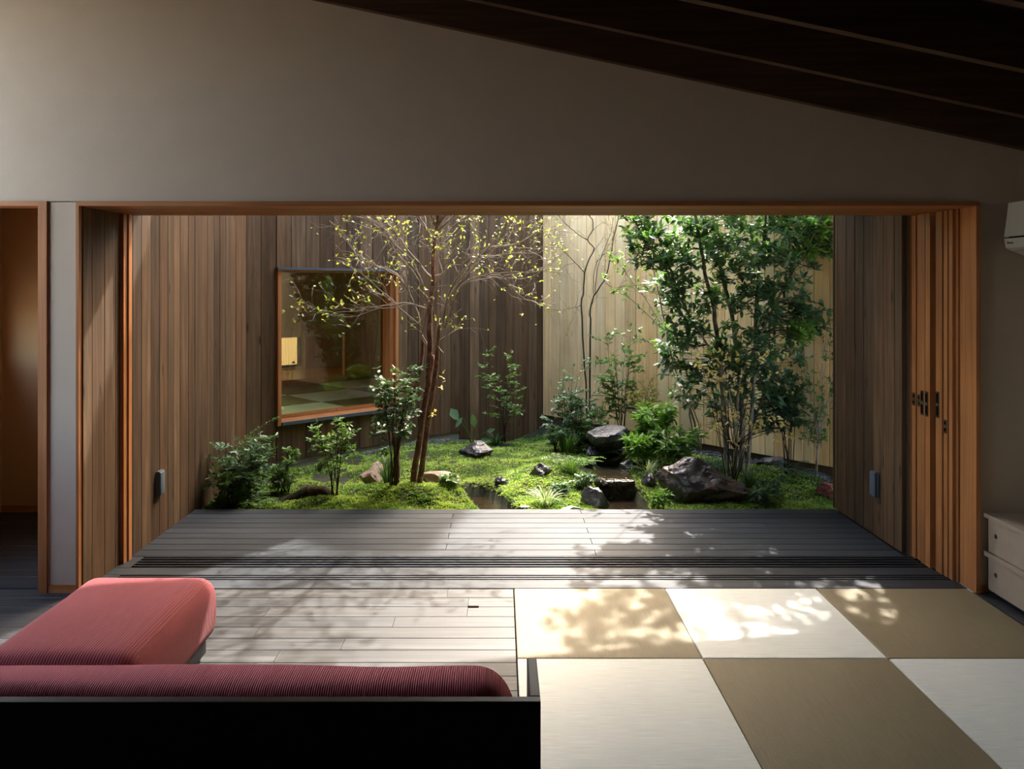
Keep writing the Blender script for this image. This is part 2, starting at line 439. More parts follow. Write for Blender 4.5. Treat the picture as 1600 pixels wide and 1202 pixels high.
M['bark_grey'] = rock_mat('grey_bark', (0.13, 0.115, 0.09), (0.23, 0.205, 0.16), (0.36, 0.33, 0.27), 0.85, 0.2, 12.0)
M['twig'] = plain('twig_bark', (0.27, 0.225, 0.19), 0.8, 0.2)
M['twig_dark'] = plain('dark_twig', (0.055, 0.042, 0.030), 0.8, 0.2)
M['stem_green'] = plain('green_stem', (0.10, 0.16, 0.05), 0.7, 0.3)
M['log'] = rock_mat('mossy_log', (0.012, 0.010, 0.007), (0.04, 0.03, 0.018), (0.09, 0.075, 0.04), 0.9, 0.1, 10)

M['lf_moss'] = leafmat('moss_leaf', (0.075, 0.180, 0.030), (0.370, 0.500, 0.115), 0.8, 0.15, 0.30)
_mn = M['lf_moss'].node_tree
_mx = [n for n in _mn.nodes if n.type == 'MIX' and n.blend_type == 'MIX'][0]
_gp = N(_mn, 'ShaderNodeNewGeometry'); _no = N(_mn, 'ShaderNodeTexNoise'); _no.inputs['Scale'].default_value = 3.2; _no.inputs['Detail'].default_value = 5
_mn.links.new(_gp.outputs['Position'], _no.inputs['Vector'])
_rp = N(_mn, 'ShaderNodeMapRange'); _rp.inputs[1].default_value = .36; _rp.inputs[2].default_value = .64; _rp.inputs[3].default_value = -.45; _rp.inputs[4].default_value = .55
_mn.links.new(_no.outputs[0], _rp.inputs[0])
_fa = _mx.inputs['Factor'].links[0].from_socket
_ad = N(_mn, 'ShaderNodeMath', operation='ADD', use_clamp=True); _mn.links.new(_fa, _ad.inputs[0]); _mn.links.new(_rp.outputs[0], _ad.inputs[1]); _mn.links.new(_ad.outputs[0], _mx.inputs['Factor'])
M['lf_spring'] = leafmat('spring_leaf', (0.16, 0.25, 0.045), (0.40, 0.42, 0.10), 0.5, 0.4, 0.45, (1.3, 1.25, 0.6))
M['lf_ever'] = leafmat('evergreen_leaf', (0.045, 0.112, 0.066), (0.105, 0.200, 0.112), 0.38, 0.5, 0.24, (2.6, 2.6, 0.7))
M['lf_yellow'] = leafmat('yellow_leaf', (0.74, 0.66, 0.18), (0.88, 0.79, 0.42), 0.55, 0.3, 0.4, (1.1, 1.0, 0.6))
M['lf_mid'] = leafmat('mid_green_leaf', (0.070, 0.155, 0.038), (0.145, 0.265, 0.065), 0.38, 0.5, 0.32)
M['lf_blue'] = leafmat('blue_green_leaf', (0.070, 0.150, 0.078), (0.150, 0.265, 0.150), 0.36, 0.5, 0.28)
M['lf_dark'] = leafmat('dark_green_leaf', (0.040, 0.095, 0.050), (0.085, 0.165, 0.080), 0.36, 0.5, 0.25)
M['lf_light'] = leafmat('light_green_leaf', (0.10, 0.245, 0.045), (0.23, 0.40, 0.085), 0.42, 0.45, 0.38)
M['lf_olive'] = leafmat('olive_yellow_leaf', (0.20, 0.22, 0.045), (0.36, 0.34, 0.08), 0.45, 0.4, 0.35, (1.3, 1.2, 0.6))
M['gr_dark'] = leafmat('dark_grass', (0.030, 0.075, 0.028), (0.070, 0.145, 0.050), 0.4, 0.5, 0.25)
M['gr_mid'] = leafmat('green_grass', (0.070, 0.165, 0.040), (0.15, 0.27, 0.075), 0.42, 0.5, 0.3)
M['gr_var'] = leafmat('variegated_grass', (0.22, 0.34, 0.12), (0.62, 0.66, 0.42), 0.5, 0.4, 0.3, (1.1, 1.1, 0.8))

# ------------------------------------------------------------------ shared board mesh
def unit_board():
    cx, cy_ = 0.018, 0.14
    poly = [(-.5+cx, -.5), (.5-cx, -.5), (.5, -.5+cy_), (.5, .5), (-.5, .5), (-.5, -.5+cy_)]
    return MB().prism(poly, 'z', -.5, .5)
_ub = unit_board()
UB = {}
def board(name, centre, w, t, h, rz, mat, parent):
    """upright board, visible face towards local -y"""
    if mat not in UB:
        m = mesh_from('board', _ub.V, _ub.F)
        bm = bmesh.new(); bm.from_mesh(m); bmesh.ops.recalc_face_normals(bm, faces=bm.faces); bm.to_mesh(m); bm.free()
        m.materials.append(M[mat]); UB[mat] = m
    o = bpy.data.objects.new(name, UB[mat]); C.objects.link(o)
    o.location = centre; o.rotation_euler = (0, 0, rz); o.scale = (w, t, h)
    o.parent = parent
    return o

def unit_plank():
    # plank lying along x, soft long edges on top
    cy_, cz = 0.02, 0.12
    poly = [(-.5, -.5), (.5, -.5), (.5, .5-cz), (.5-cy_, .5), (-.5+cy_, .5), (-.5, .5-cz)]
    return MB().prism(poly, 'x', -.5, .5)
_up = unit_plank()
UP = {}
def plank(name, x0, x1, y0, y1, z0, z1, mat, parent):
    if mat not in UP:
        m = mesh_from('plank', _up.V, _up.F)
        bm = bmesh.new(); bm.from_mesh(m); bmesh.ops.recalc_face_normals(bm, faces=bm.faces); bm.to_mesh(m); bm.free()
        m.materials.append(M[mat]); UP[mat] = m
    o = bpy.data.objects.new(name, UP[mat]); C.objects.link(o)
    o.location = ((x0+x1)/2, (y0+y1)/2, (z0+z1)/2); o.scale = (x1-x0, y1-y0, z1-z0)
    o.parent = parent
    return o

# ================================================================== THE SETTING
YW = 4.48                       # inner face of the plastered wall
XL, XR, ZL = -2.336, 2.635, 2.148   # big opening
def zb(x): return 3.07 - 0.2116 * x        # underside of the roof beams
def zc(x): return zb(x) + 0.24             # underside of the ceiling boards
X0, X1, Y0 = -3.75, 3.0, -1.8

def slope_prism(mb, xa, xb, za, y0, y1, f=zc):
    return mb.prism([(xa, za), (xb, za), (xb, f(xb)), (xa, f(xa))], 'y', y0, y1)

# plastered wall with the big opening and the doorway
mb = MB()
slope_prism(mb, X0, -2.514, ZL+.027, YW, 4.60)
slope_prism(mb, -2.514, 2.66, ZL+.022, YW, 5.09)
slope_prism(mb, 2.66, 3.12, ZL+.022, YW, 4.60)
mb.box(-2.514, -2.352, YW, 4.62, 0, ZL+.027)
mb.box(X0, -3.45, YW, 4.60, 0, ZL+.027)
mb.box(2.66, 3.12, YW, 4.60, 0, ZL+.022)
tag(mb.build('wall_back', M['plaster']), kind='structure')

tag(MB().prism([(Y0, 0), (4.48, 0), (4.48, zc(X1)), (Y0, zc(X1))], 'x', X1, X1+.12).build('wall_right', M['plaster']), kind='structure')
mb = MB()          # left wall of the room with its tall window opening, out of the picture
zl = zc(X0)
mb.box(X0-.12, X0, Y0, 2.85, 0, zl); mb.box(X0-.12, X0, 4.44, 4.60, 0, zl)
mb.box(X0-.12, X0, 2.85, 4.44, 0, 1.0); mb.box(X0-.12, X0, 2.85, 4.44, 3.6, zl)
wl = tag(mb.build('wall_left', M['hall']), kind='structure')
w2 = empty('window_2', (X0-.06, 0, 0)); tag(w2, kind='structure')
for (a, b_, c, d) in ((2.85, 2.90, 1.0, 3.6), (4.40, 4.44, 1.0, 3.6), (2.90, 4.40, 1.0, 1.05), (2.90, 4.40, 3.55, 3.6)):
    MB().box(-.04, .04, a, b_, c, d).build('window_frame', M['firZ'], w2)
mb = MB(); slope_prism(mb, X0-.12, X1+.12, 0, Y0-.12, Y0)
tag(mb.build('wall_behind', M['beam']), kind='structure')

# ceiling, beams, roof slab
mb = MB().prism([(X0-.3, zc(X0-.3)), (3.9, zc(3.9)), (3.9, zc(3.9)+.03), (X0-.3, zc(X0-.3)+.03)], 'y', Y0-.1, 6.69)
ceil = tag(mb.build('ceiling', M['ceil']), kind='structure')
bmesh_b = None
for i, y in enumerate([4.435, 3.91, 3.357, 2.79, 2.23, 1.67, 1.11, .55, -.01, -.57, -1.13]):
    if bmesh_b is None:
        o = MB().prism([(X0, zb(X0)), (X1, zb(X1)), (X1, zc(X1)), (X0, zc(X0))], 'y', 0, .045).build('beam', M['beam'], ceil)
        bmesh_b = o.data
    else:
        o = link('beam', bmesh_b, None, ceil)
    o.location.y = y
tag(MB().prism([(X0-.3, zc(X0-.3)+.032), (3.9, zc(3.9)+.032), (3.9, zc(3.9)+.2), (X0-.3, zc(X0-.3)+.2)], 'y', Y0-.1, 6.69).build('roof', M['roofm']), kind='structure')

# interior floor: slab with planks
floor = tag(MB().box(X0, X1, Y0, 4.54, -.25, -.022).build('floor', M['groove']), kind='structure')
rowY = [4.533 - .1262*i for i in range(0, 30)]
joints = {0: [-.294, -2.1], 1: [-.173, -1.75, -3.1], 2: [-.173, -1.22, -2.9], 3: [-.54, -2.2], 4: [-1.2, -2.8], 5: [-.75, -2.4], 6: [-1.03, -2.6]}
rj = random.Random(3)
for i in range(len(rowY)-1):
    ya, yb = rowY[i+1]+.0006, rowY[i]-.0006
    xs = joints.get(i, [-rj.uniform(.4, 1.5), -rj.uniform(1.9, 3.4)])
    xs = [.072] + sorted(xs, reverse=True) + [X0]
    for a, b_ in zip(xs[:-1], xs[1:]):
        plank('plank', b_+.001, a-.001, ya, yb, -.022, 0, 'plank', floor)
MB().box(-.172, -.115, 4.268, 4.294, -.004, .0010).build('finger_slot_shade', M['groove'], floor)  # black strip on the plank stands in for the shade inside the slot
plank('plank', X0, .072, Y0, rowY[-1]-.002, -.022, 0, 'plank', floor)
plank('plank', 2.632, X1, Y0, 4.478, -.022, 0, 'plank', floor)
for i in range(3):    # mats below the lower edge of the picture
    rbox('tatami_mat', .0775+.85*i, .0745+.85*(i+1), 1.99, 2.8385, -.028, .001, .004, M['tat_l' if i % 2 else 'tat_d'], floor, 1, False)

# tatami mats in the picture: each lifts out on its own
tl = [('darker-looking tatami mat at the threshold, its left side along the dark floor planks', 'tat_d'),
      ('lighter-looking tatami mat in the middle of the threshold row, crossed by leaf shadows', 'tat_l'),
      ('darker-looking tatami mat in the threshold row, beside the sliding door jamb', 'tat_d'),
      ('large lighter-looking tatami mat beside the end of the dark sofa frame', 'tat_l'),
      ('darker-looking tatami mat in full shade between two lighter-looking mats', 'tat_d'),
      ('lighter-looking tatami mat in the shaded row beside the low drawer cabinet', 'tat_l')]
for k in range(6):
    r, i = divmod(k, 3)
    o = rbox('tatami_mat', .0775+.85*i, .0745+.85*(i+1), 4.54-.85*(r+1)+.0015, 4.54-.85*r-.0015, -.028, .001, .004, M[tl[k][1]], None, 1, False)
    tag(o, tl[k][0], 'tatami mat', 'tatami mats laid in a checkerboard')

# sill boards and door tracks of the big opening
sill = tag(MB().box(-2.33, 2.64, 4.54, 5.08, -.06, -.016).build('sill', M['groove']), kind='structure')
plank('sill_board', -2.33, 2.63, 4.545, 4.6665, -.016, 0, 'sill', sill)
plank('sill_board', -2.33, 2.60, 4.7595, 4.8665, -.016, 0, 'sill', sill)
plank('sill_board', -2.33, -2.24, 4.668, 4.758, -.016, 0, 'sill', sill)
plank('sill_board', -2.33, -2.24, 4.868, 5.078, -.016, 0, 'sill', sill)
for a, b_ in ((4.668, 4.675), (4.691, 4.705), (4.721, 4.735), (4.751, 4.7585)):
    plank('track_rail', -2.24, 2.61, a, b_, -.016, -.001, 'sill', sill)
for c in (4.872, 4.909, 4.953, 4.996, 5.039, 5.075):
    plank('track_rail', -2.24, 2.59, c-.006, c+.006, -.016, -.001, 'sill', sill)

# deck
deck = tag(MB().box(-2.32, 2.54, 5.09, 6.12, -.30, -.03).build('deck', M['groove']), kind='structure')
dj = [-.353, .606]
for i in range(9):
    y1 = 6.142 - .118*i; y0 = y1 - .1145
    xs = [-2.325, [.606, -.353][i % 2], 2.547]
    if i == 3: xs = [-2.325, -.353, 1.89, 2.547]
    for a, b_ in zip(xs[:-1], xs[1:]):
        o = plank('deck_board', a+.002, b_-.002, y0, y1, -.03, 0, 'deck', deck)

# baseboards
bb = tag(MB().box(-2.514, -2.352, YW-.008, YW, 0, .045).build('baseboard_back', M['firX']), kind='structure')
tag(MB().box(2.66, 2.69, YW-.008, YW, 0, .045).build('baseboard_right', M['firX']), kind='structure')

# lintel and casing of the opening
tr = empty('trim_1'); tag(tr, kind='structure')
MB().box(XL-.016, XR+.014, YW-.014, YW, ZL, ZL+.026).build('head_casing', M['firX'], tr)
MB().box(XL, XR, YW, 4.66, ZL, ZL+.022).build('lintel_board', M['firX'], tr)
MB().box(XL, XR, 4.668, 4.70, ZL, ZL+.022).build('lintel_board', M['firX'], tr)
MB().box(XL, XR, 4.708, 4.86, ZL, ZL+.022).build('lintel_board', M['firX'], tr)
for c in (4.89, 4.935, 4.98, 5.025, 5.07):
    MB().box(XL, XR, c-.016, c+.016, ZL, ZL+.022).build('lintel_rail', M['firX'], tr)
MB().box(XL, XR, YW, 5.088, ZL+.018, ZL+.024).build('groove_back', M['groove'], tr)
MB().box(XL-.016, XL, YW-.014, 4.50, 0, ZL).build('side_casing', M['firZ'], tr)
MB().box(XR, XR+.024, YW-.014, 4.625, 0, ZL).build('side_jamb', M['firZ'], tr)
MB().box(XR-.008, XR+.02, 4.628, 4.652, 0, ZL).build('side_jamb', M['firZ'], tr)
MB().box(2.585, 2.63, 5.086, 5.118, 0, ZL).build('side_jamb', M['firZ'], tr)
MB().box(-2.345, -2.308, 4.94, 4.985, 0, ZL).build('closing_post', M['firZ'], tr)
MB().box(-2.345, -2.300, 4.991, 5.03, 0, ZL).build('closing_post', M['firZ'], tr)

# doorway to the hall on the left
t2 = empty('trim_2'); tag(t2, kind='structure')
MB().box(-2.562, -2.514, YW-.014, 4.61, 0, ZL+.027).build('side_casing', M['firZ'], t2)
MB().box(-3.45, -2.562, YW-.014, 4.61, ZL, ZL+.027).build('head_casing', M['firX'], t2)
MB().box(-3.45, -3.405, YW-.014, 4.61, 0, ZL).build('side_casing', M['firZ'], t2)
hall = tag(MB().box(X0, -2.52, 6.07, 6.15, 0, 2.6).build('wall_hall', M['hall']), kind='structure')
tag(MB().box(-2.60, -2.52, 4.62, 6.07, 0, 2.6).build('wall_hall_side', M['hall']), kind='structure')
tag(MB().box(X0-.12, X0, 4.60, 4.9, 0, 2.6).box(X0-.12, X0, 5.8, 6.15, 0, 2.6).box(X0-.12, X0, 4.9, 5.8, 0, 1.2).box(X0-.12, X0, 4.9, 5.8, 1.6, 2.6).build('wall_hall_end', M['hall']), kind='structure')  # opening added so that skylight brightens the hall
tag(MB().box(X0, -2.52, 4.60, 6.15, 2.45, 2.6).build('ceiling_hall', M['hall']), kind='structure')
tag(MB().box(X0, -2.60, 6.058, 6.07, 0, .05).build('baseboard_hall', M['firX']), kind='structure')
hf = tag(MB().box(X0, -2.52, 4.54, 6.15, -.25, -.022).build('floor_hall', M['groove']), kind='structure')
for i in range(13):
    plank('plank', X0, -2.6, 4.61+.112*i, 4.61+.112*i+.110, -.022, 0, 'plank', hf)
plank('threshold', -3.405, -2.562, 4.537, 4.608, -.022, .006, 'sill', hf)

# ------------------------------------------------------------------ courtyard walls with their upright boards
rb = random.Random(11)
# left wall, face at x = -2.33
wa = tag(MB().box(-2.50, -2.352, 4.50, 7.60, -.3, 3.7).build('wall_garden_left', M['core']), kind='structure')
y = 4.502
ws = [.115, .15, .13, .045]
for w in (.10, .145, .135, .056):
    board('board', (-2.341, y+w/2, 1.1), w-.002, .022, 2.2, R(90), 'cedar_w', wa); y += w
y = 5.034
for w in [.075, .125, .14, .14, .135, .105, .115, .15, .13, .14, .12, .15, .14, .13, .15, .12, .15, .14, .12]:
    if y + w > 7.42: break
    board('board', (-2.341+rb.uniform(-.0015, .0015), y+w/2, 1.70), w-.0025, .022, 4.0, R(90), 'cedar_w', wa); y += w

# wall with the picture window: runs away to the right from the left wall
TB = R(44.0)
PB = Vector((-2.33, 7.395, 0))
def BL(s, d, z): return Vector((PB.x + s*math.cos(TB) - d*math.sin(TB), PB.y + s*math.sin(TB) + d*math.cos(TB), z))
def btop(s): return float(np.interp(s, [-.2, .885, 2.6, 3.98], [5.5, 4.93, 4.02, 2.72]))
WS0, WS1, WZ0, WZ1 = .302, 1.706, .389, 1.85
mb = MB()
for (a, b_, z0, z1) in ((-.3, WS0, -.3, None), (WS1, 4.06, -.3, None), (WS0, WS1, -.3, WZ0), (WS0, WS1, WZ1, None)):
    if z1 is None:
        z0 = z0 if a != WS0 else WZ1
        mb.prism([(a, z0), (b_, z0), (b_, btop(b_)), (a, btop(a))], 'y', .024, .16)
    else:
        mb.box(a, b_, .024, .16, z0, z1)
wb = mb.build('wall_garden_window', M['core']); tag(wb, kind='structure')
wb.location = PB; wb.rotation_euler = (0, 0, TB)
def bboard(s, w, z0, z1, dz=0):
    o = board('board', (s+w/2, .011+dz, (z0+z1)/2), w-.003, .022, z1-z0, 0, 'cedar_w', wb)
    return o
s = -.0
for w in (.146, .153): 
    bboard(s, w, .04, btop(s+w/2)-.03, rb.uniform(-.003, .003)); s += w
s = WS0
for k in range(9):
    w = (WS1-WS0)/9
    bboard(s, w, .04, WZ0-.012, rb.uniform(-.003, .003)); bboard(s, w, WZ1+.01, btop(s+w/2)-.03, rb.uniform(-.003, .003)); s += w
s = WS1
while s < 3.93:
    w = rb.choice([.15, .15, .14, .12, .16])
    w = min(w, 3.96 - s)
    bboard(s, w, .04 if s < 2.55 else -.25, btop(s+w/2)-.03, rb.uniform(-.006, .004)); s += w
o = MB().box(0, 2.62, .018, .03, -.3, .042).build('footing', M['concrete'], wb)

# picture window
win = empty('window_1', PB, TB); tag(win, kind='structure')
MB().box(WS0, WS0+.036, -.032, .15, WZ0-.01, WZ1).build('window_frame', M['firZ'], win)
MB().box(WS1-.034, WS1, -.032, .15, WZ0+.03, WZ1).build('window_frame', M['firZ'], win)
MB().box(WS1-.075, WS1-.036, .012, .15, WZ0+.05, WZ1).build('window_frame', M['firZ'], win)
MB().box(WS0+.036, WS1-.034, -.02, .15, WZ1-.018, WZ1).build('window_frame', M['firX'], win)
MB().prism([(-.028, WZ0+.022), (.15, WZ0+.046), (.15, WZ0+.01), (-.028, WZ0+.01)], 'x', WS0+.036, WS1-.034).build('window_sill', M['firX'], win)
MB().box(WS0+.036, WS1-.036, .085, .118, WZ0+.04, WZ0+.072).build('bottom_rail', M['firX'], win)
MB().box(WS0+.037, WS1+.005, -.052, -.026, WZ0-.008, WZ0+.022).build('sill_flashing', M['metal'], win)
MB().box(WS0-.014, WS1+.014, -.058, .02, WZ1, WZ1+.024).build('head_flashing', M['metal'], win)
MB().box(WS0+.036, WS1-.075, .098, .102, WZ0+.07, WZ1-.018).build('pane', M['glass'], win)

# the room behind that window
rm = empty('room_beyond', PB, TB); tag(rm, kind='structure')
ZF = .405
rf = MB().box(-.35, 4.0, .16, 4.0, ZF-.25, ZF-.02).build('floor_slab', M['core'], rm)
MB().box(-.35, 4.0, .16, 4.0, 2.35, 2.45).build('ceiling_slab', M['hall'], rm)
MB().box(-.45, -.35, .16, .5, .1, 2.45).box(-.45, -.35, 2.2, 4.0, .1, 2.45).box(-.45, -.35, .5, 2.2, 1.05, 2.45).box(-.45, -.35, .5, 2.2, .1, .5).build('side_wall', M['hall'], rm)  # low opening added to let skylight onto the mats
MB().box(3.95, 4.05, .16, 4.0, .1, 2.45).build('side_wall', M['hall'], rm)
mb = MB()       # far wall with a low window
mb.box(-.35, 1.55, 3.55, 3.65, .1, 2.4); mb.box(2.62, 4.0, 3.55, 3.65, .1, 2.4); mb.box(1.55, 2.62, 3.55, 3.65, .1, .52); mb.box(1.55, 2.62, 3.55, 3.65, 1.5, 2.4)
mb.build('far_wall', M['hall'], rm)
MB().box(1.55, 2.62, 3.60, 3.604, .52, 1.5).build('window_blind', M['shade'], rm)
for (a, b_, c, d) in ((2.585, 2.62, .52, 1.5), (1.55, 2.585, .52, .55)):
    MB().box(a, b_, 3.545, 3.60, c, d).build('black_frame', M['black'], rm)
MB().box(2.50, 2.545, 3.594, 3.598, .565, .595).build('blue_sticker', M['blue'], rm)
MB().box(2.66, 2.80, 3.49, 3.55, .48, 2.3).build('post', M['firZ'], rm)
MB().box(-.35, 2.62, 2.40, 2.46, 1.03, 2.35).build('hanging_wall', M['hall'], rm)
MB().box(2.62, 4.0, 2.40, 2.46, ZF, 2.35).build('partition', M['firZ'], rm)
MB().box(-.35, 4.0, 2.40, 3.55, ZF-.02, .485).build('platform', M['firX'], rm)
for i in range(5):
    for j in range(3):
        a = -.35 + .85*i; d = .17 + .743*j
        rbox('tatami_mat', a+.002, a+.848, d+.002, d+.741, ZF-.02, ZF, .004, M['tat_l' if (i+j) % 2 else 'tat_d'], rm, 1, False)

# pale board wall on the right, square to the window wall
TD = R(-50.2)
PD = Vector((.532, 10.16, 0))
wd = MB().box(-.05, 6.7, .024, .12, -.2, 2.72).build('wall_garden_right', M['core']); tag(wd, kind='structure')
wd.location = PD; wd.rotation_euler = (0, 0, TD)
s = 0.0
while s < 6.6:
    w = rb.choice([.152, .152, .147, .155, .10, .09]) if s > 2.2 else .152
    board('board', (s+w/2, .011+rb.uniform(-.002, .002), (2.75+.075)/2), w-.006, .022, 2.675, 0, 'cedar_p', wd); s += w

# short board wall between the deck and the right edge of the garden
wf = tag(MB().box(2.574, 2.75, 5.12, 6.15, -.3, 2.74).build('wall_garden_fin', M['core']), kind='structure')
y = 5.122
for w in (.095, .145, .15, .15, .14, .15, .15, .068):
    board('board', (2.560+rb.uniform(-.002, .002), y+w/2, 1.38), w-.003, .022, 2.74, R(-90), 'cedar_w', wf); y += w
board('corner_board', (2.65, 6.161, 1.38), .215, .022, 2.74, R(180), 'cedar_w', wf)
tag(MB().box(2.58, 3.75, 5.094, 5.118, 0, 2.7).build('wall_pocket', M['core']), kind='structure')
tag(MB().box(3.70, 3.76, 4.60, 5.118, 0, 2.7).build('wall_pocket_end', M['core']), kind='structure')

# neighbouring house far behind, whose shadow falls across the deck
tag(MB().prism([(2.44, -.3), (2.44, 12.6), (1.87, 12.6), (1.50, 12.30), (-5.5, 7.3), (-5.5, -.3)], 'y', 17.1, 24.0).build('wall_neighbour', M['render']), kind='structure')
# unseen wing and roof mass, both added to cut skylight on the board walls
tag(MB().box(4.3, 8.0, 6.0, 18.0, -.6, 8.5).build('sky_blocker_right', M['render']), kind='structure')
wl_ = MB().prism([(-.3, 2.5), (3.9, 2.5), (3.9, btop(3.9)), (-.3, btop(-.3))], 'y', .162, 4.2).build('roof_blocker_left', M['roofm']); tag(wl_, kind='structure')
wl_.location = PB; wl_.rotation_euler = (0, 0, TB)
tag(MB().box(-60, 60, -40, 90, -.9, -.62).build('ground', M['outer']), kind='structure')

# sliding doors pushed into the pocket on the right: only their edges show
def slide_door(n, y0, y1, xe, mat, plate):
    d = empty('door_%d' % n, (xe, (y0+y1)/2, 0)); tag(d, kind='structure')
    t = (y1-y0)/2 - .0015
    MB().box(0, .045, -t, t, .002, ZL-.003).build('stile', M['firZ'], d)
    MB().box(.86, .905, -t, t, .002, ZL-.003).build('stile', M['firZ'], d)
    MB().box(.045, .86, -t, t, .002, .09).build('rail', M['firX'], d)
    MB().box(.045, .86, -t, t, ZL-.06, ZL-.003).build('rail', M['firX'], d)
    MB().box(.045, .86, -.004, .004, .09, ZL-.06).build('pane', M[mat], d)
    if plate:
        z0, z1, w, off = plate
        p = MB().box(-.003, .004, off-w/2, off+w/2, z0, z1).build('handle_plate', M['brass'], d)
        zc_ = (z0+z1)/2
        MB().box(-.006, -.002, off-w/2, off+w/2, zc_-.004, zc_+.004).build('catch', M['steel'], p)
        MB().box(-.0045, -.002, off-w*.3, off+w*.3, z0+.012, zc_-.012).build('recess', M['groove'], p)
        MB().box(-.0045, -.002, off-w*.3, off+w*.3, zc_+.012, z1-.012).build('recess', M['groove'], p)
slide_door(1, 5.030, 5.082, 2.590, 'glass', (.955, 1.035, .026, -.004))
slide_door(2, 4.978, 5.027, 2.596, 'glass', (.955, 1.030, .024, .0))
slide_door(3, 4.918, 4.968, 2.588, 'glass', (.912, 1.062, .030, .006))
slide_door(4, 4.858, 4.915, 2.588, 'glass', (.912, 1.062, .030, .008))
slide_door(5, 4.748, 4.818, 2.600, 'glass', (.920, 1.075, .032, .012))
slide_door(6, 4.700, 4.744, 2.606, 'shade', (.842, .920, .026, .0))
slide_door(7, 4.656, 4.696, 2.610, 'shade', None)

# ================================================================== FURNITURE AND FITTINGS
def wall_socket(x, y, sgn, label):
    o = empty('outdoor_socket', (x, y, .36), R(90) if sgn > 0 else R(-90))
    tag(o, label, 'socket', 'weatherproof sockets on the board walls')
    rbox('back_plate', -.040, .040, -.012, 0, -.085, .085, .004, M['boxgrey'], o, 2)
    rbox('cover', -.036, .036, -.034, -.012, -.080, .080, .006, M['boxgrey'], o, 2)
    MB().box(-.037, .037, -.026, -.010, .080, .087).build('hinge', M['boxgrey'], o)
    MB().box(-.012, .012, -.0355, -.033, -.071, -.066).build('latch', M['steel'], o)
wall_socket(-2.330, 5.487, 1, 'grey weatherproof socket on the brown board wall below the sunlit stripe')
wall_socket(2.547, 5.46, -1, 'grey weatherproof socket on the shaded board wall beside the stacked sliding doors')

# ottoman
ot = empty('ottoman', (-1.64, 3.36, 0))
tag(ot, 'rose corduroy ottoman with sunlit far rim, standing in front of the sofa', 'ottoman')
def cushion(name, x0, x1, y0, y1, z0, z1, r, mat, parent, seg=6, puff=.0, cuts=10):
    bm = bmesh.new(); bmesh.ops.create_cube(bm, size=1.0)
    for v in bm.verts:
        v.co = Vector(((x0+x1)/2 + v.co.x*(x1-x0), (y0+y1)/2 + v.co.y*(y1-y0), (z0+z1)/2 + v.co.z*(z1-z0)))
    bmesh.ops.bevel(bm, geom=list(bm.edges), offset=r, segments=seg, profile=0.5, affect='EDGES', clamp_overlap=True)
    bmesh.ops.subdivide_edges(bm, edges=[e for e in bm.edges if e.calc_length() > r*1.2], cuts=cuts, use_grid_fill=True)
    for v in bm.verts:
        u = (v.co.x-(x0+x1)/2)/((x1-x0)/2); w = (v.co.y-(y0+y1)/2)/((y1-y0)/2)
        if v.co.z > (z0+z1)/2:
            v.co.z += puff*max(0, 1-u*u)*max(0, 1-w*w)
        t = (v.co.z-z0)/(z1-z0)
        bulge = puff*.6*math.sin(math.pi*min(max(t, 0), 1))
        v.co.x += u*bulge; v.co.y += w*bulge
        n = mnoise.noise(v.co*4.0)*puff*.25
        v.co.z += n*max(t, 0)
    m = bpy.data.meshes.new(name); bm.to_mesh(m); bm.free()
    m.polygons.foreach_set('use_smooth', [True]*len(m.polygons))
    return link(name, m, mat, parent)
cushion('cushion', -.305, .305, -.42, .45, .055, .345, .075, M['cord'], ot, puff=.018)
MB().box(-.27, .27, -.37, .39, .0, .056).build('plinth', M['black'], ot)

# sofa, seen from behind
sf = empty('sofa', (-.95, 2.5, 0))
tag(sf, 'low sofa with dark wooden back frame and long rose corduroy cushion', 'sofa')
def SX(x): return x + .95
def SY(y): return y - 2.5
YN, ZT, TT = 2.10, .624, .0285
rbox('back_panel', SX(-2.10), SX(.105), SY(YN), SY(YN+.03), .03, ZT, .003, M['sofawood'], sf, 2, False)
rbox('side_panel', SX(.105-TT), SX(.105), SY(YN+.0305), SY(YN+.25), .03, ZT, .003, M['sofawood'], sf, 2, False)
rbox('side_panel', SX(-2.10), SX(-2.10+TT), SY(YN+.0305), SY(YN+.25), .03, ZT, .003, M['sofawood'], sf, 2, False)
rbox('seat_base', SX(-2.06), SX(.045), SY(YN+.032), SY(2.80), .05, .14, .004, M['sofawood'], sf, 2, False)
for (x, y_) in ((-2.0, 2.2), (.02, 2.2), (-2.0, 2.74), (-.02, 2.74)):
    MB().box(SX(x-.025), SX(x+.025), SY(y_-.025), SY(y_+.025), 0, .05).build('leg', M['sofawood'], sf)
cushion('seat_cushion', SX(-2.05), SX(.035), SY(2.16), SY(2.80), .14, .33, .05, M['cord'], sf, puff=.012)
# back cushion: a long bolster with a rounded end
bm = bmesh.new()
prof = []
ny = 22
V = []; Fc = []
x0c, x1c = -2.04, .045
L_ = 70
ring = 28
for i in range(L_+1):
    # denser towards the ends
    t = i/L_
    x = x0c + (x1c-x0c)*(0.5-0.5*math.cos(math.pi*t))
    de = min(x-x0c, x1c-x)
    k = 1.0 if de > .13 else math.sqrt(max(0.0, 1-((.13-de)/.13)**2.6))
    k = max(k, .02)
    for j in range(ring):
        a = 2*math.pi*j/ring
        ca, sa = math.cos(a), math.sin(a)
        e = .55
        yy = .098*(abs(ca)**e)*(1 if ca >= 0 else -1)
        zz = .155*(abs(sa)**e)*(1 if sa >= 0 else -1)
        zc0 = .475
        V.append((SX(x), SY(2.245) + yy*(.55+.45*k), zc0 + zz*(k if zz > 0 else (.4+.6*k)) + .006*mnoise.noise(Vector((x*3, yy*8, zz*8)))))
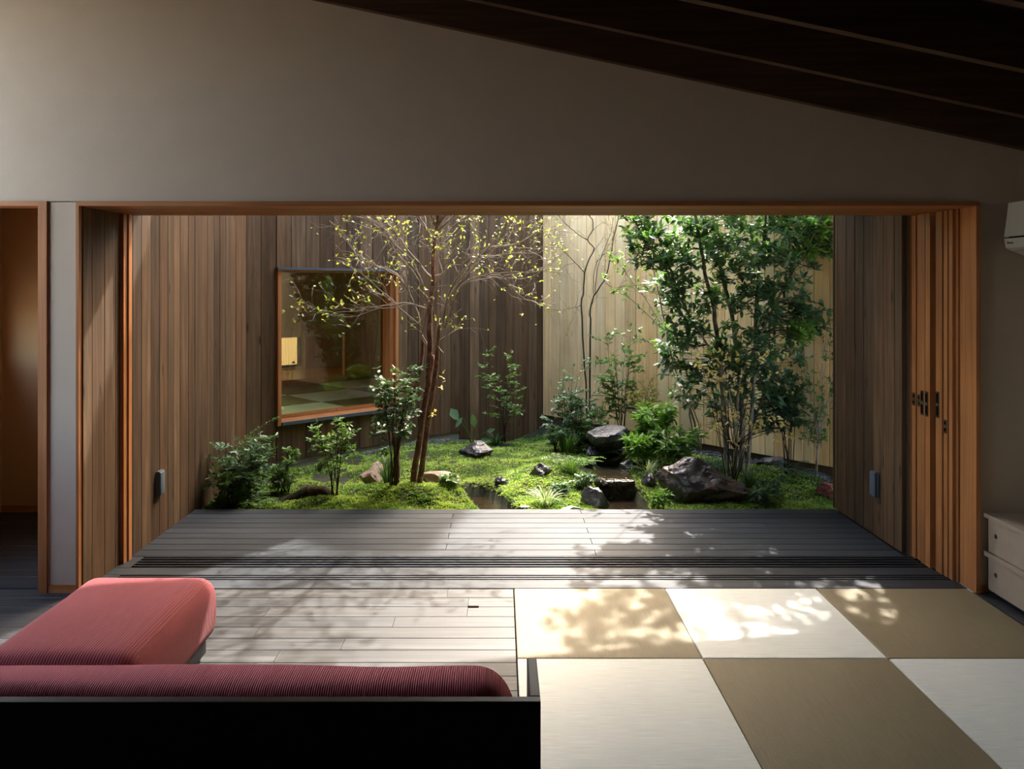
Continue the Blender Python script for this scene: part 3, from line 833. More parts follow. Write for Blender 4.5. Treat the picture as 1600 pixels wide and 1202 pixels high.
for i in range(L_):
    for j in range(ring):
        l = (j+1) % ring
        Fc.append((i*ring+j, i*ring+l, (i+1)*ring+l, (i+1)*ring+j))
Fc.append(tuple(range(ring))); Fc.append(tuple(L_*ring+j for j in range(ring))[::-1])
mm = mesh_from('back_cushion', V, Fc, True)
b2 = bmesh.new(); b2.from_mesh(mm); bmesh.ops.recalc_face_normals(b2, faces=b2.faces); b2.to_mesh(mm); b2.free()
link('back_cushion', mm, M['cord2'], sf)

# low drawer cabinet along the right wall
cb = empty('drawer_cabinet', (2.69, 4.0, 0))
tag(cb, 'low plywood drawer cabinet with round finger holes along the wall', 'cabinet')
def CB(name, x0, x1, y0, y1, z0, z1, mat, parent=cb): return MB().box(x0, x1, y0, y1, z0, z1).build(name, M[mat], parent)
CB('top', -.012, .305, -1.5, .468, .425, .448, 'birch')
CB('middle_shelf', -.012, .305, -1.5, .468, .212, .238, 'birch')
CB('end_panel', .012, .305, .442, .466, .03, .425, 'birch')
CB('base', .03, .305, -1.48, .44, .0, .03, 'black')
for z0, z1 in ((.032, .208), (.242, .420)):
    for (a, b_) in ((-.52, .44), (-1.49, -.525)):
        # drawer front with a round finger hole
        n = 20; hy, hz, hr = b_-.06, z0+(z1-z0)*.56, .0135
        d = MB()
        outer = [(a, z0), (b_, z0), (b_, z1), (a, z1)]
        V0 = [(0, p, q) for p, q in outer] + [(0, hy+hr*math.cos(2*math.pi*i/n), hz+hr*math.sin(2*math.pi*i/n)) for i in range(n)]
        V1 = [(.018, p, q) for _, p, q in V0]
        bmq = bmesh.new()
        for Vv in (V0, V1):
            vs_ = [bmq.verts.new(v) for v in Vv]
            es = [bmq.edges.new((vs_[i], vs_[(i+1) % 4])) for i in range(4)]
            es += [bmq.edges.new((vs_[4+i], vs_[4+(i+1) % n])) for i in range(n)]
            bmesh.ops.triangle_fill(bmq, edges=es, use_beauty=True)
            if Vv is V0: A = vs_
            else: B_ = vs_
        for i in range(4): bmq.faces.new((A[i], A[(i+1) % 4], B_[(i+1) % 4], B_[i]))
        for i in range(n): bmq.faces.new((A[4+i], A[4+(i+1) % n], B_[4+(i+1) % n], B_[4+i]))
        bmesh.ops.recalc_face_normals(bmq, faces=bmq.faces)
        me = bpy.data.meshes.new('drawer'); bmq.to_mesh(me); bmq.free()
        dr = link('drawer', me, M['birch'], cb)
        CB('drawer_box', .0185, .28, a+.03, b_-.03, z0+.01, z1-.02, 'black', dr)

# air conditioner on the right wall
ac = empty('air_conditioner', (3.0, 4.41, 1.86))
tag(ac, 'white wall-mounted air conditioner above the drawer cabinet', 'air conditioner')
prof = [(0, .30), (-.235, .285), (-.262, .115), (-.262, .105)]
MB().prism([(-.003, .298), (-.222, .298), (-.246, .112), (-.003, .112)], 'y', -.80, 0).build('front_panel', M['acwhite'], ac)
MB().prism([(-.003, .102), (-.246, .102), (-.238, .052), (-.228, .045), (-.06, -.02), (-.003, -.02)], 'y', -.80, 0).build('body', M['acwhite'], ac)
MB().box(-.225, -.003, -.795, -.005, .1015, .1125).build('air_slot', M['groove'], ac)
MB().prism([(-.205, .033), (-.20, .040), (-.085, -.006), (-.09, -.013)], 'y', -.76, -.03).build('flap', M['acwhite'], ac)
fc = bpy.data.curves.new('lettering', 'FONT'); fc.body = 'Plasma'; fc.size = .020; fc.extrude = .0004; fc.align_x = 'LEFT'
_ft = bpy.data.objects.new('lettering_curve', fc); C.objects.link(_ft)
bpy.context.view_layer.update()
_fm = bpy.data.meshes.new_from_object(_ft.evaluated_get(bpy.context.evaluated_depsgraph_get()))
bpy.data.objects.remove(_ft)
_fm.materials.clear(); fo = link('lettering', _fm, M['ink'])
fo.parent = ac; fo.location = (-.2445, -.022, .072); fo.rotation_euler = (R(90), 0, R(-90))

# ================================================================== THE GARDEN
def gs(x, y, cx, cy_, rx, ry): return math.exp(-(((x-cx)/rx)**2 + ((y-cy_)/ry)**2))
def seg_d(x, y, pts):
    best = 9
    for (ax, ay), (bx, by) in zip(pts[:-1], pts[1:]):
        t = max(0, min(1, ((x-ax)*(bx-ax)+(y-ay)*(by-ay))/((bx-ax)**2+(by-ay)**2)))
        best = min(best, math.hypot(x-ax-t*(bx-ax), y-ay-t*(by-ay)))
    return best
STREAM = [(1.12, 8.3), (1.02, 7.6), (.98, 7.05)]
POOL = [(.98, 7.0), (1.03, 6.62), (1.0, 6.2)]
POND = [(-.20, 6.80), (-.12, 6.55), (.02, 6.22)]
def wet(x, y):
    """1 in the water courses, 0 on the moss"""
    a = 1 - seg_d(x, y, POOL)/.22
    b = 1 - seg_d(x, y, POND)/.19
    c = 1 - seg_d(x, y, STREAM)/.17
    return a, b, c
def sm(t): t = max(0, min(1, t)); return t*t*(3-2*t)
def G(x, y):
    z = -.045 + .05*sm((y-6.3)/2.0)
    z += .120*gs(x, y, -.70, 6.58, .58, .30)
    z += .150*gs(x, y, .42, 7.10, .34, .50)
    z += .055*gs(x, y, 2.1, 7.0, .7, .45)
    z += .050*gs(x, y, -.35, 7.9, .7, .5)
    z += .060*gs(x, y, 1.45, 7.5, .3, .4)
    z -= .17*gs(x, y, .15, 9.7, .9, .75)
    a, b, c = wet(x, y)
    z -= .20*sm(a*1.6) + .14*sm(b*1.6) + .07*sm(c*1.8)
    z += .034*mnoise.noise(Vector((x*4.2, y*4.2, 0))) + .008*mnoise.noise(Vector((x*13, y*13, 3)))
    return z

gx = np.arange(-2.36, 3.9, .045); gy = np.arange(6.10, 10.6, .045)
V = [(x, y, G(x, y)) for y in gy for x in gx]
nx = len(gx)
Fc = [(j*nx+i, j*nx+i+1, (j+1)*nx+i+1, (j+1)*nx+i) for j in range(len(gy)-1) for i in range(nx-1)]
gm = mesh_from('ground_garden', V, Fc, True)
# soil with a film of moss colour where moss grows
ms_, nt, b = new_mat('garden_soil')
g = N(nt, 'ShaderNodeNewGeometry')
n1 = N(nt, 'ShaderNodeTexNoise'); n1.inputs['Scale'].default_value = 30; n1.inputs['Detail'].default_value = 6
nt.links.new(g.outputs['Position'], n1.inputs['Vector'])
rp = N(nt, 'ShaderNodeValToRGB'); rp.color_ramp.elements[0].position = .35; rp.color_ramp.elements[0].color = (.012, .011, .006, 1); rp.color_ramp.elements[1].position = .7; rp.color_ramp.elements[1].color = (.036, .048, .010, 1)
nt.links.new(n1.outputs[0], rp.inputs[0]); nt.links.new(rp.outputs[0], b.inputs['Base Color'])
b.inputs['Roughness'].default_value = .95
gg = link('ground_garden', gm, ms_); tag(gg, kind='structure')

def inside(x, y):
    # in front of both board walls
    dB = (x-PB.x)*math.sin(TB) - (y-PB.y)*math.cos(TB)
    dD = (x-PD.x)*math.sin(TD) - (y-PD.y)*math.cos(TD)
    return dB, dD

# ---- leaves
class Leaves:
    """many leaves gathered into one mesh"""
    def __init__(s): s.P = []; s.D = []; s.U = []; s.L = []; s.W = []
    def add(s, p, d, u, l, w):
        s.P.append(tuple(p)); s.D.append(tuple(d)); s.U.append(tuple(u)); s.L.append(l); s.W.append(w)
    def arrays(s, idx=None):
        P_ = np.array(s.P, float); D = np.array(s.D, float); U = np.array(s.U, float)
        D /= np.linalg.norm(D, axis=1)[:, None] + 1e-9
        Sd = np.cross(D, U); nn = np.linalg.norm(Sd, axis=1)
        bad = nn < 1e-3
        Sd[bad] = np.cross(D[bad], np.array([.3, .9, .1])); Sd /= np.linalg.norm(Sd, axis=1)[:, None] + 1e-9
        U = np.cross(Sd, D)
        return P_, D, Sd, U, np.array(s.L), np.array(s.W)
    def mesh(s, name, fold=.18, droop=.12, keep=None):
        P_, D, Sd, U, L, Wd = s.arrays()
        if keep is not None:
            P_, D, Sd, U, L, Wd = P_[keep], D[keep], Sd[keep], U[keep], L[keep], Wd[keep]
        n = len(P_)
        loc = leaf_local(fold, droop)
        k = len(loc)
        V = (P_[:, None, :] + D[:, None, :]*(loc[None, :, 0:1]*L[:, None, None]) + Sd[:, None, :]*(loc[None, :, 1:2]*Wd[:, None, None]) + U[:, None, :]*(loc[None, :, 2:3]*L[:, None, None]))
        V = V.reshape(-1, 3)
        base = np.array(LEAF_F)
        Fa = (base[None, :, :] + (np.arange(n)*k)[:, None, None]).reshape(-1, 3)
        m = bpy.data.meshes.new(name)
        m.vertices.add(len(V)); m.vertices.foreach_set('co', V.ravel().astype(np.float32))
        m.loops.add(Fa.size); m.loops.foreach_set('vertex_index', Fa.ravel().astype(np.int32))
        m.polygons.add(len(Fa)); m.polygons.foreach_set('loop_start', np.arange(0, Fa.size, 3, dtype=np.int32))
        m.polygons.foreach_set('loop_total', np.full(len(Fa), 3, dtype=np.int32))
        m.polygons.foreach_set('use_smooth', np.ones(len(Fa), bool))
        m.update(calc_edges=True)
        return m
    def build(s, name, mat, parent, fold=.18, droop=.12, keep=None):
        o = link(name, s.mesh(name, fold, droop, keep), mat, parent)
        o['kind'] = 'stuff'
        return o
LEAF_F = [(0, 2, 1), (0, 1, 3), (1, 2, 5), (1, 5, 4), (3, 1, 4), (3, 4, 6), (4, 5, 7), (6, 4, 7)]
def leaf_local(fold, droop):
    return np.array([(0, 0, 0), (.36, 0, -fold*.3), (.36, .5, .02), (.36, -.5, .02), (.72, 0, -fold*.3-droop*.5), (.72, .36, -droop*.4), (.72, -.36, -droop*.4), (1, 0, -droop)], float)

_leafmesh = {}
def single_leaf(p, d, u, l, w, mat, parent):
    """one leaf as an object of its own"""
    if mat not in _leafmesh:
        lv = Leaves(); lv.add((0, 0, 0), (1, 0, 0), (0, 0, 1), 1, .42)
        me = lv.mesh('leaf'); me.materials.append(M[mat]); _leafmesh[mat] = me
    d = Vector(d).normalized(); sd = d.cross(Vector(u)).normalized(); uu = sd.cross(d)
    o = bpy.data.objects.new('leaf', _leafmesh[mat]); C.objects.link(o)
    mt = Matrix.Identity(4)
    for i in range(3):
        mt[i][0] = d[i]*l; mt[i][1] = -sd[i]*w/.42; mt[i][2] = uu[i]*l; mt[i][3] = p[i] - parent.location[i]
    o.parent = parent
    o.matrix_basis = mt
    return o

_rg = random.Random(17)
def rv(r=1.0):
    v = Vector((_rg.gauss(0, 1), _rg.gauss(0, 1), _rg.gauss(0, 1))); v.normalize(); return v*r
def uni(a, b): return a + (b-a)*_rg.random()

def bend(p0, p1, sag=.1, n=5, wob=.0, up=True):
    p0, p1 = Vector(p0), Vector(p1)
    l = (p1-p0).length
    mid = (p0+p1)/2 + Vector((0, 0, sag*l)) + rv(wob*l)
    out = []
    for i in range(n+1):
        t = i/n
        out.append(p0*(1-t)**2 + mid*2*t*(1-t) + p1*t*t)
    return out

def leaf_spray(lv, pts, n, L, Wd, outward=None, start=.25, jit=.5, whorl=0):
    """leaves along a twig, alternate sides, with a whorl at the tip"""
    pts = [Vector(p) for p in pts]
    m = len(pts)-1
    for i in range(n):
        t = start + (1-start)*(i+uni(0, .8))/max(n, 1)
        f = min(t*m, m-1e-4); k = int(f); p = pts[k].lerp(pts[k+1], f-k)
        tg = (pts[k+1]-pts[k]).normalized()
        sd = tg.cross(Vector((0, 0, 1)))
        sd = sd.normalized() if sd.length > .05 else rv()
        d = tg*.5 + sd*(1 if i % 2 else -1) + rv(jit) + Vector((0, 0, .1))
        u = Vector((0, 0, 1)) + rv(.45)
        s_ = uni(.7, 1.15)
        lv.add(p, d, u, L*s_, Wd*s_)
    for i in range(whorl):
        tg = (pts[-1]-pts[-2]).normalized()
        d = tg*.6 + rv(1.0); u = Vector((0, 0, 1)) + rv(.5); s_ = uni(.75, 1.15)
        lv.add(pts[-1], d, u, L*s_, Wd*s_)

def to_local(mb, root):
    l = root.location
    mb.V = [(v[0]-l[0], v[1]-l[1], v[2]-l[2]) for v in mb.V]
def in_court(p):
    dB, dD = inside(p[0], p[1])
    if dB < .03 or dD < .03: return False
    if p[0] < -2.30 or (p[0] > 2.52 and p[1] < 6.2): return False
    return not (p[1] < 6.80 and p[2] > 2.6)
def lv_local(lv, root):
    l = root.location
    ok = [in_court(p) for p in lv.P]
    for a in 'PDULW': setattr(lv, a, [v for v, k in zip(getattr(lv, a), ok) if k])
    lv.P = [(p[0]-l[0], p[1]-l[1], p[2]-l[2]) for p in lv.P]

def plant_root(name, px, Y, label, cat, group=None, dz=0.0):
    x = PX(px, Y)
    o = empty(name, (x, Y, G(x, Y)+dz))
    tag(o, label, cat, group)
    return o

def shrub(name, label, px, Y, top, wpx, nst, nleaf, L, Wd, lmat, smat='twig_dark', group=None, lean=0.0, ry=None, low=.35, twigs=5, cat='shrub', jit=.5, sr=.005, singles=0):
    nleaf = int(nleaf*1.9); L *= 1.12; Wd *= 1.15
    root = plant_root(name, px, Y, label, cat, group)
    b = root.location.copy()
    h = max(PZ(top, Y) - b.z, .08)
    rx = wpx/F*Y/2; ry = ry or rx*.8
    mb = MB(); lv = Leaves()
    per = max(2, int(nleaf/(nst*twigs)))
    for i in range(nst):
        a = 2*math.pi*(i+uni(0, .7))/nst; r = math.sqrt(uni(.05, 1))
        hh = h*uni(low+.3, 1.0) if i else h*.97
        e = b + Vector((rx*r*math.cos(a)*.8 + lean*hh, ry*r*math.sin(a)*.8, hh))
        st = b + Vector((uni(-.03, .03), uni(-.03, .03), -.015))
        pts = bend(st, e, .12, 6, .05)
        mb.tube(pts, [sr*(1-.75*j/6) for j in range(7)], 5)
        for k in range(twigs):
            t = uni(low, 1.0); f = t*5.99; q = int(f); p = Vector(pts[q]).lerp(Vector(pts[q+1]), f-q)
            d = Vector((math.cos(a+uni(-1.5, 1.5)), math.sin(a+uni(-1.5, 1.5)), uni(-.1, .6))).normalized()
            ln = uni(.25, .6)*max(rx, .25*h)
            tp = bend(p, p+d*ln, .05, 3, .05)
            mb.tube(tp, [sr*.4, sr*.35, sr*.3, sr*.2], 4)
            leaf_spray(lv, tp, per, L, Wd, jit=jit, whorl=2)
        leaf_spray(lv, pts, 4, L, Wd, start=.6, jit=jit, whorl=3)
    to_local(mb, root)
    mb.build('stems', M[smat], root, True)
    _l0 = Vector(root.location); root.location = (0, 0, 0); lv_local(lv, root); root.location = _l0
    keep = None
    if singles:
        order = np.argsort([p[1] for p in lv.P])[:singles]
        for i in order:
            single_leaf(lv.P[i], lv.D[i], lv.U[i], lv.L[i], lv.W[i], lmat, root)
        keep = np.ones(len(lv.P), bool); keep[order] = False
    lv.P = [(p[0]-_l0[0], p[1]-_l0[1], p[2]-_l0[2]) for p in lv.P]
    lv.build('foliage', M[lmat], root, keep=keep)
    return root

def grass(name, label, px, Y, n, length, width, lmat, group=None, spread=.7, cat='grass tuft', rbase=.03, dz=0):
    root = plant_root(name, px, Y, label, cat, group, dz)
    V = []; Fc = []
    for i in range(n):
        a = uni(0, 2*math.pi); l = length*uni(.6, 1.1); sp = spread*uni(.25, 1.0)
        d = Vector((math.cos(a), math.sin(a), 0)); sd = Vector((-d.y, d.x, 0))
        p = d*uni(0, rbase) + Vector((0, 0, -.01))
        w = width*uni(.7, 1.2); b = len(V); seg = 5
        for k in range(seg+1):
            t = k/seg
            q = p + d*(l*sp*(t**1.4)) + Vector((0, 0, l*(t - .55*sp*t*t*1.3)))
            ww = w*(1-t**2)*.5 + .0003
            V.append(tuple(q-sd*ww)); V.append(tuple(q+sd*ww - Vector((0, 0, 0))))
        for k in range(seg):
            Fc.append((b+2*k, b+2*k+1, b+2*k+3, b+2*k+2))
    m = mesh_from('blades', V, Fc, True)
    o = link('blades', m, M[lmat], root); o['kind'] = 'stuff'
    return root

def fern(name, label, px, Y, nf, length, lmat, group=None, dz=0):
    """arching fronds with paired leaflets"""
    root = plant_root(name, px, Y, label, 'fern', group, dz)
    mb = MB(); lv = Leaves()
    for i in range(nf):
        a = 2*math.pi*(i+uni(0, .6))/nf; l = length*uni(.75, 1.1)
        d = Vector((math.cos(a), math.sin(a), 0))
        e = d*l*.85 + Vector((0, 0, l*uni(.2, .5)))
        pts = bend((0, 0, 0), e, .35, 8)
        mb.tube(pts, [.0025*(1-.8*j/8) for j in range(9)], 4)
        for k in range(1, 9):
            for sgn in (1, -1):
                tg = (Vector(pts[k])-Vector(pts[k-1])).normalized()
                sd = tg.cross(Vector((0, 0, 1))).normalized()*sgn
                s_ = math.sin(math.pi*min(.98, (k+.5)/9.2))
                lv.add(pts[k], sd+tg*.5+rv(.1), Vector((0, 0, 1))+rv(.2), .055*l/.25*s_+.008, .014*l/.25)
    mb.build('stems', M['stem_green'], root, True)
    lv.build('fronds', M[lmat], root)
    return root

def rock(name, label, px, Y, z0, size, mat, seed, cat='rock', flat=.0, group=None, rz=0.0, sub=4, cut=9, rough=.24):
    root_x = PX(px, Y)
    bm = bmesh.new(); bmesh.ops.create_icosphere(bm, subdivisions=sub, radius=.5)
    r_ = random.Random(seed); off = Vector((seed*3.1, seed*1.7, seed*.9))
    planes = []
    for i in range(cut):
        n = Vector((r_.uniform(-1, 1), r_.uniform(-1, 1), r_.uniform(-.5, 1))).normalized()
        planes.append((n, r_.uniform(.22, .36)))
    for v in bm.verts:
        p = v.co.copy()
        for n, d in planes:
            k = p.dot(n) - d
            if k > 0: p -= n*k*.97
        nn = mnoise.ridged_multi_fractal(p*2.6+off, 1.0, 2.0, 5, 1.0, 2.0) - 1.0
        cr = abs(mnoise.noise(p*5.0+off*2))
        p += p.normalized()*(nn*rough*.28 - max(0, .12-cr)*.25)
        v.co = p
    zs = [v.co.z for v in bm.verts]; mn, mx_ = min(zs), max(zs)
    xs = [v.co.x for v in bm.verts]; ys = [v.co.y for v in bm.verts]
    for v in bm.verts:
        v.co.x = (v.co.x-(min(xs)+max(xs))/2)/(max(xs)-min(xs))*size[0]
        v.co.y = (v.co.y-(min(ys)+max(ys))/2)/(max(ys)-min(ys))*size[1]
        v.co.z = (v.co.z-mn)/(mx_-mn)*size[2]
    m = bpy.data.meshes.new(name); bm.to_mesh(m); bm.free()
    m.polygons.foreach_set('use_smooth', [True]*len(m.polygons))
    try: m.set_sharp_from_angle(angle=R(28))
    except Exception: pass
    o = link(name, m, M[mat])
    z = z0 if z0 is not None else G(root_x, Y)-.03
    o.location = (root_x, Y, z); o.rotation_euler = (0, 0, rz)
    tag(o, label, cat, group)
    return o

# ---- water
def pool(name, label, cx, cy_, rx, ry, z, seed):
    V = [(cx, cy_, z)]; Fc = []; n = 28
    for i in range(n):
        a = 2*math.pi*i/n; k = 1+.12*math.sin(3*a+seed)
        V.append((cx+rx*k*math.cos(a), cy_+ry*k*math.sin(a), z))
    for i in range(n): Fc.append((0, 1+i, 1+(i+1) % n))
    o = link(name, mesh_from(name, V, Fc), M['water']); tag(o, label, 'water', kind='thing')
pool('stream_pool', 'dark rippled pool at the deck edge below the little waterfall', 1.01, 6.56, .25, .40, -.135, 1)
pool('pond', 'shallow brown pond between the moss mound and the mossy ridge', -.10, 6.53, .27, .36, -.105, 2)
mbw = MB()
for i in range(2): pass
Vw = []; Fw = []
for j, (yy, zz) in enumerate([(7.30, .034), (7.10, .031), (6.95, .026), (6.918, .012), (6.905, -.04), (6.90, -.14)]):
    for i in range(9):
        x = .825 + .33*i/8
        Vw.append((x, yy + .010*math.sin(i*2.1+j), zz + .002*math.sin(i*1.7)))
for j in range(5):
    for i in range(8): Fw.append((j*9+i, j*9+i+1, (j+1)*9+i+1, (j+1)*9+i))
o = link('waterfall', mesh_from('waterfall', Vw, Fw, True), M['water']); tag(o, 'thin sheet of water spilling over the flat stone into the pool', 'waterfall', kind='thing')

# ---- rocks
rock('boulder', 'large rust-brown wet boulder at the deck edge, right of the pool', 1097, 6.55, -.12, (.74, .42, .43), 'rock_brown', 5, cut=9, rz=R(-8), sub=5)
rock('capstone', 'grey flat-topped stone roofing the dark spring hollow', 955, 7.95, .085, (.50, .50, .25), 'rock_grey', 12, cut=7)
rock('support_stone', 'small dark stone under the left end of the capstone', 925, 7.95, None, (.14, .30, .19), 'rock_dark', 21)
rock('support_stone', 'small dark stone under the right end of the capstone', 990, 7.98, None, (.14, .30, .20), 'rock_dark', 22)
rock('hollow_stone', 'black stone at the back of the hollow under the capstone', 958, 8.35, None, (.46, .2, .22), 'rock_dark', 23)
rock('stone', 'dark slate-coloured stone on the moss below the hosta leaves', 742, 7.95, .0, (.36, .34, .17), 'rock_dark', 31)
rock('stone', 'small dark stone on the mossy ridge between the grass clumps', 846, 6.95, .01, (.21, .2, .17), 'rock_dark', 32)
rock('stone', 'grey striped stone at the deck edge left of the pool', 928, 6.42, -.12, (.24, .24, .22), 'rock_grey', 33)
rock('step_stone', 'flat brown stone that the water spills over', 976, 7.08, -.16, (.40, .32, .185), 'rock_brown', 34, cut=3, rough=.10)
rock('stone', 'dark angular stone at the left lip of the waterfall', 940, 6.93, -.08, (.13, .22, .14), 'rock_brown', 35)
rock('stone', 'dark stone at the right lip of the waterfall', 1013, 7.0, -.08, (.14, .26, .17), 'rock_dark', 36)
rock('stone', 'layered dark stone in the upper stream below the capstone', 985, 7.5, -.02, (.20, .16, .11), 'rock_dark', 37)
rock('stone', 'small flat grey stone at the left bank of the upper stream', 922, 7.5, .0, (.12, .12, .07), 'rock_grey', 38)
rock('stone', 'pinkish flat stone behind the reddish tree trunks', 688, 6.88, -.03, (.36, .22, .15), 'rock_pink', 39, cut=4)
rock('stone', 'brown-grey stone beside the strap-leaved grass left of the trunks', 582, 7.0, -.03, (.22, .2, .20), 'rock_pink', 40)
rock('stone', 'black wet stone at the far bank of the shallow pond', 784, 6.9, -.06, (.13, .12, .13), 'rock_dark', 41)
rock('stone', 'small pale stone lying against the deck edge', 890, 6.24, -.08, (.18, .12, .085), 'rock_pale', 42)
rock('stone', 'small grey stone at the deck edge of the shallow pond', 820, 6.30, -.10, (.10, .1, .085), 'rock_grey', 43)
rock('stone', 'low curved grey stone against the pale board wall', 1205, 7.55, -.02, (.28, .14, .12), 'rock_grey', 44)
rock('stone', 'dull red stone at the garden end of the shaded board wall', 1292, 6.62, -.06, (.18, .18, .16), 'rock_red', 45)
# log
lg = MB().tube([P(430, 800, 6.52), P(455, 782, 6.58), P(480, 770, 6.62), P(505, 770, 6.62), P(525, 782, 6.58)], [.03, .05, .06, .055, .04], 10)
o = lg.build('log', M['log'], None, True); tag(o, 'dark mossy log lying in the moss in front of the slender bush', 'log')
for v in o.data.vertices: v.co += Vector(v.co.normalized())*0 + Vector((0, 0, .012*mnoise.noise(v.co*18)))

# pebbles along the wall feet
def pebbles(name, label, pts, n, spread):
    V = []; Fc = []
    ico = bmesh.new(); bmesh.ops.create_icosphere(ico, subdivisions=1, radius=1.0)
    iv = [v.co.copy() for v in ico.verts]; ifc = [tuple(v.index for v in f.verts) for f in ico.faces]; ico.free()
    for i in range(n):
        t = uni(0, len(pts)-1.001); k = int(t)
        p = Vector(pts[k]).lerp(Vector(pts[k+1]), t-k) + Vector((uni(-spread, spread), uni(-spread, spread), 0))
        p.z = G(p.x, p.y) + .004
        s_ = uni(.010, .022); b = len(V); sq = Vector((s_*uni(.8, 1.3), s_*uni(.8, 1.2), s_*.6))
        for q in iv: V.append((p.x+q.x*sq.x, p.y+q.y*sq.y, p.z+q.z*sq.z))
        Fc += [tuple(b+j for j in f) for f in ifc]
    o = link(name, mesh_from(name, V, Fc, True), M['rock_grey']); tag(o, label, 'pebbles', kind='stuff')
def along(P0, th, d, s0, s1): 
    return [(P0.x+s*math.cos(th)-d*math.sin(th), P0.y+s*math.sin(th)+d*math.cos(th), 0) for s in (s0, s1)]
pebbles('pebbles', 'grey pebbles along the foot of the pale board wall', along(PD, TD, -.10, .6, 4.3), 900, .07)
pebbles('pebbles', 'grey pebbles along the foot of the window wall', along(PB, TB, -.12, 1.2, 2.9), 400, .06)

# ---- moss: tiny tufts over the mounds
lv = Leaves()
cnt = 0
tries = 0
while cnt < 62000 and tries < 360000:
    tries += 1
    y_ = 6.15 + (9.9-6.15)*uni(0, 1)**1.7; x_ = uni(-2.32, 3.2)
    if abs((x_)/y_ - .03) > .42: continue
    dB, dD = inside(x_, y_)
    if dB < .03 or dD < .15: continue
    a, b_, c = wet(x_, y_)
    if max(a*1.15, b_*1.1, c) > .22 + .1*mnoise.noise(Vector((x_*9, y_*9, 1))): continue
    bare = mnoise.noise(Vector((x_*1.7+5, y_*1.7, 0)))
    if bare > .5: continue
    if x_ < -1.35 and mnoise.noise(Vector((x_*4, y_*4, 8))) > .1: continue
    z = G(x_, y_) + .012*max(0, mnoise.noise(Vector((x_*16, y_*16, 5))))
    for k in range(3):
        a_ = uni(0, 6.283)
        d = Vector((math.cos(a_), math.sin(a_), uni(.35, 1.5)))
        s_ = uni(.012, .024)
        lv.add((x_+uni(-.008, .008), y_+uni(-.008, .008), z-.004), d, Vector((0, 0, 1))+rv(.3), s_, s_*.40)
    cnt += 1
mo = link('moss', lv.mesh('moss', .1, .15), M['lf_moss']); tag(mo, 'bright green moss carpeting the garden mounds', 'moss', kind='stuff')

# ---- the slender deciduous tree with several reddish trunks
def px_path(pts, sx, sy, k, Y, dy=None):
    """points read in a picture crop -> world, with a depth profile"""
    n = len(pts); out = []
    for i, (cx, cy_) in enumerate(pts):
        d = 0 if dy is None else dy[0] + (dy[1]-dy[0])*i/max(1, n-1)
        out.append(P(sx+cx*k, sy+cy_*k, Y+d))
    return out
def smooth_path(pts, sub=3, wob=.0):
    pts = [Vector(p) for p in pts]; out = []
    n = len(pts)
    for i in range(n-1):
        p0, p1, p2, p3 = pts[max(i-1, 0)], pts[i], pts[i+1], pts[min(i+2, n-1)]
        for k in range(sub):
            t = k/sub
            q = .5*((2*p1) + (p2-p0)*t + (2*p0-5*p1+4*p2-p3)*t*t + (3*p1-p0-3*p2+p3)*t**3)
            out.append(q + (rv(wob) if (i or k) else Vector()))
    out.append(pts[-1])
    return out
def taper(n, a, b): return [a + (b-a)*i/(n-1) for i in range(n)]

YT = 6.72
t1 = plant_root('garden_tree', 640, YT, 'slender tree with reddish multiple trunks and sparse yellow-green spring leaves', 'tree')
def trunk(pts, r0, r1, mat='bark_red', name='trunk', sides=9, root=t1, wob=.004):
    q = smooth_path(pts, 3, wob); mb = MB().tube(q, taper(len(q), r0, r1), sides); to_local(mb, root); mb.build(name, M[mat], root, True); return q
def tp(lst, dy=None): return px_path(lst, 0, 0, 1, YT, dy)
gb = G(-.76, YT)
ztop = 4.6
A_ = trunk(tp([(645, 772), (647, 735), (655, 690), (662, 640), (669, 600), (675, 555)], (0, .05)) , .029, .021)
B_ = trunk(tp([(653, 772), (658, 735), (664, 690), (672, 640), (679, 590), (684, 545), (687, 508)], (-.03, .0)), .026, .016)
C_ = trunk(tp([(621, 772), (620, 735), (622, 690), (633, 640), (650, 600), (658, 568), (660, 530)], (-.06, .1)), .027, .013)
main = tp([(669, 605), (672, 540), (671, 500), (674, 460), (677, 435), (677, 400), (681, 365), (685, 335), (690, 290), (693, 230), (700, 150)], (.03, .1))
D_ = trunk(main, .024, .010)
br_l = Leaves(); brm = MB()
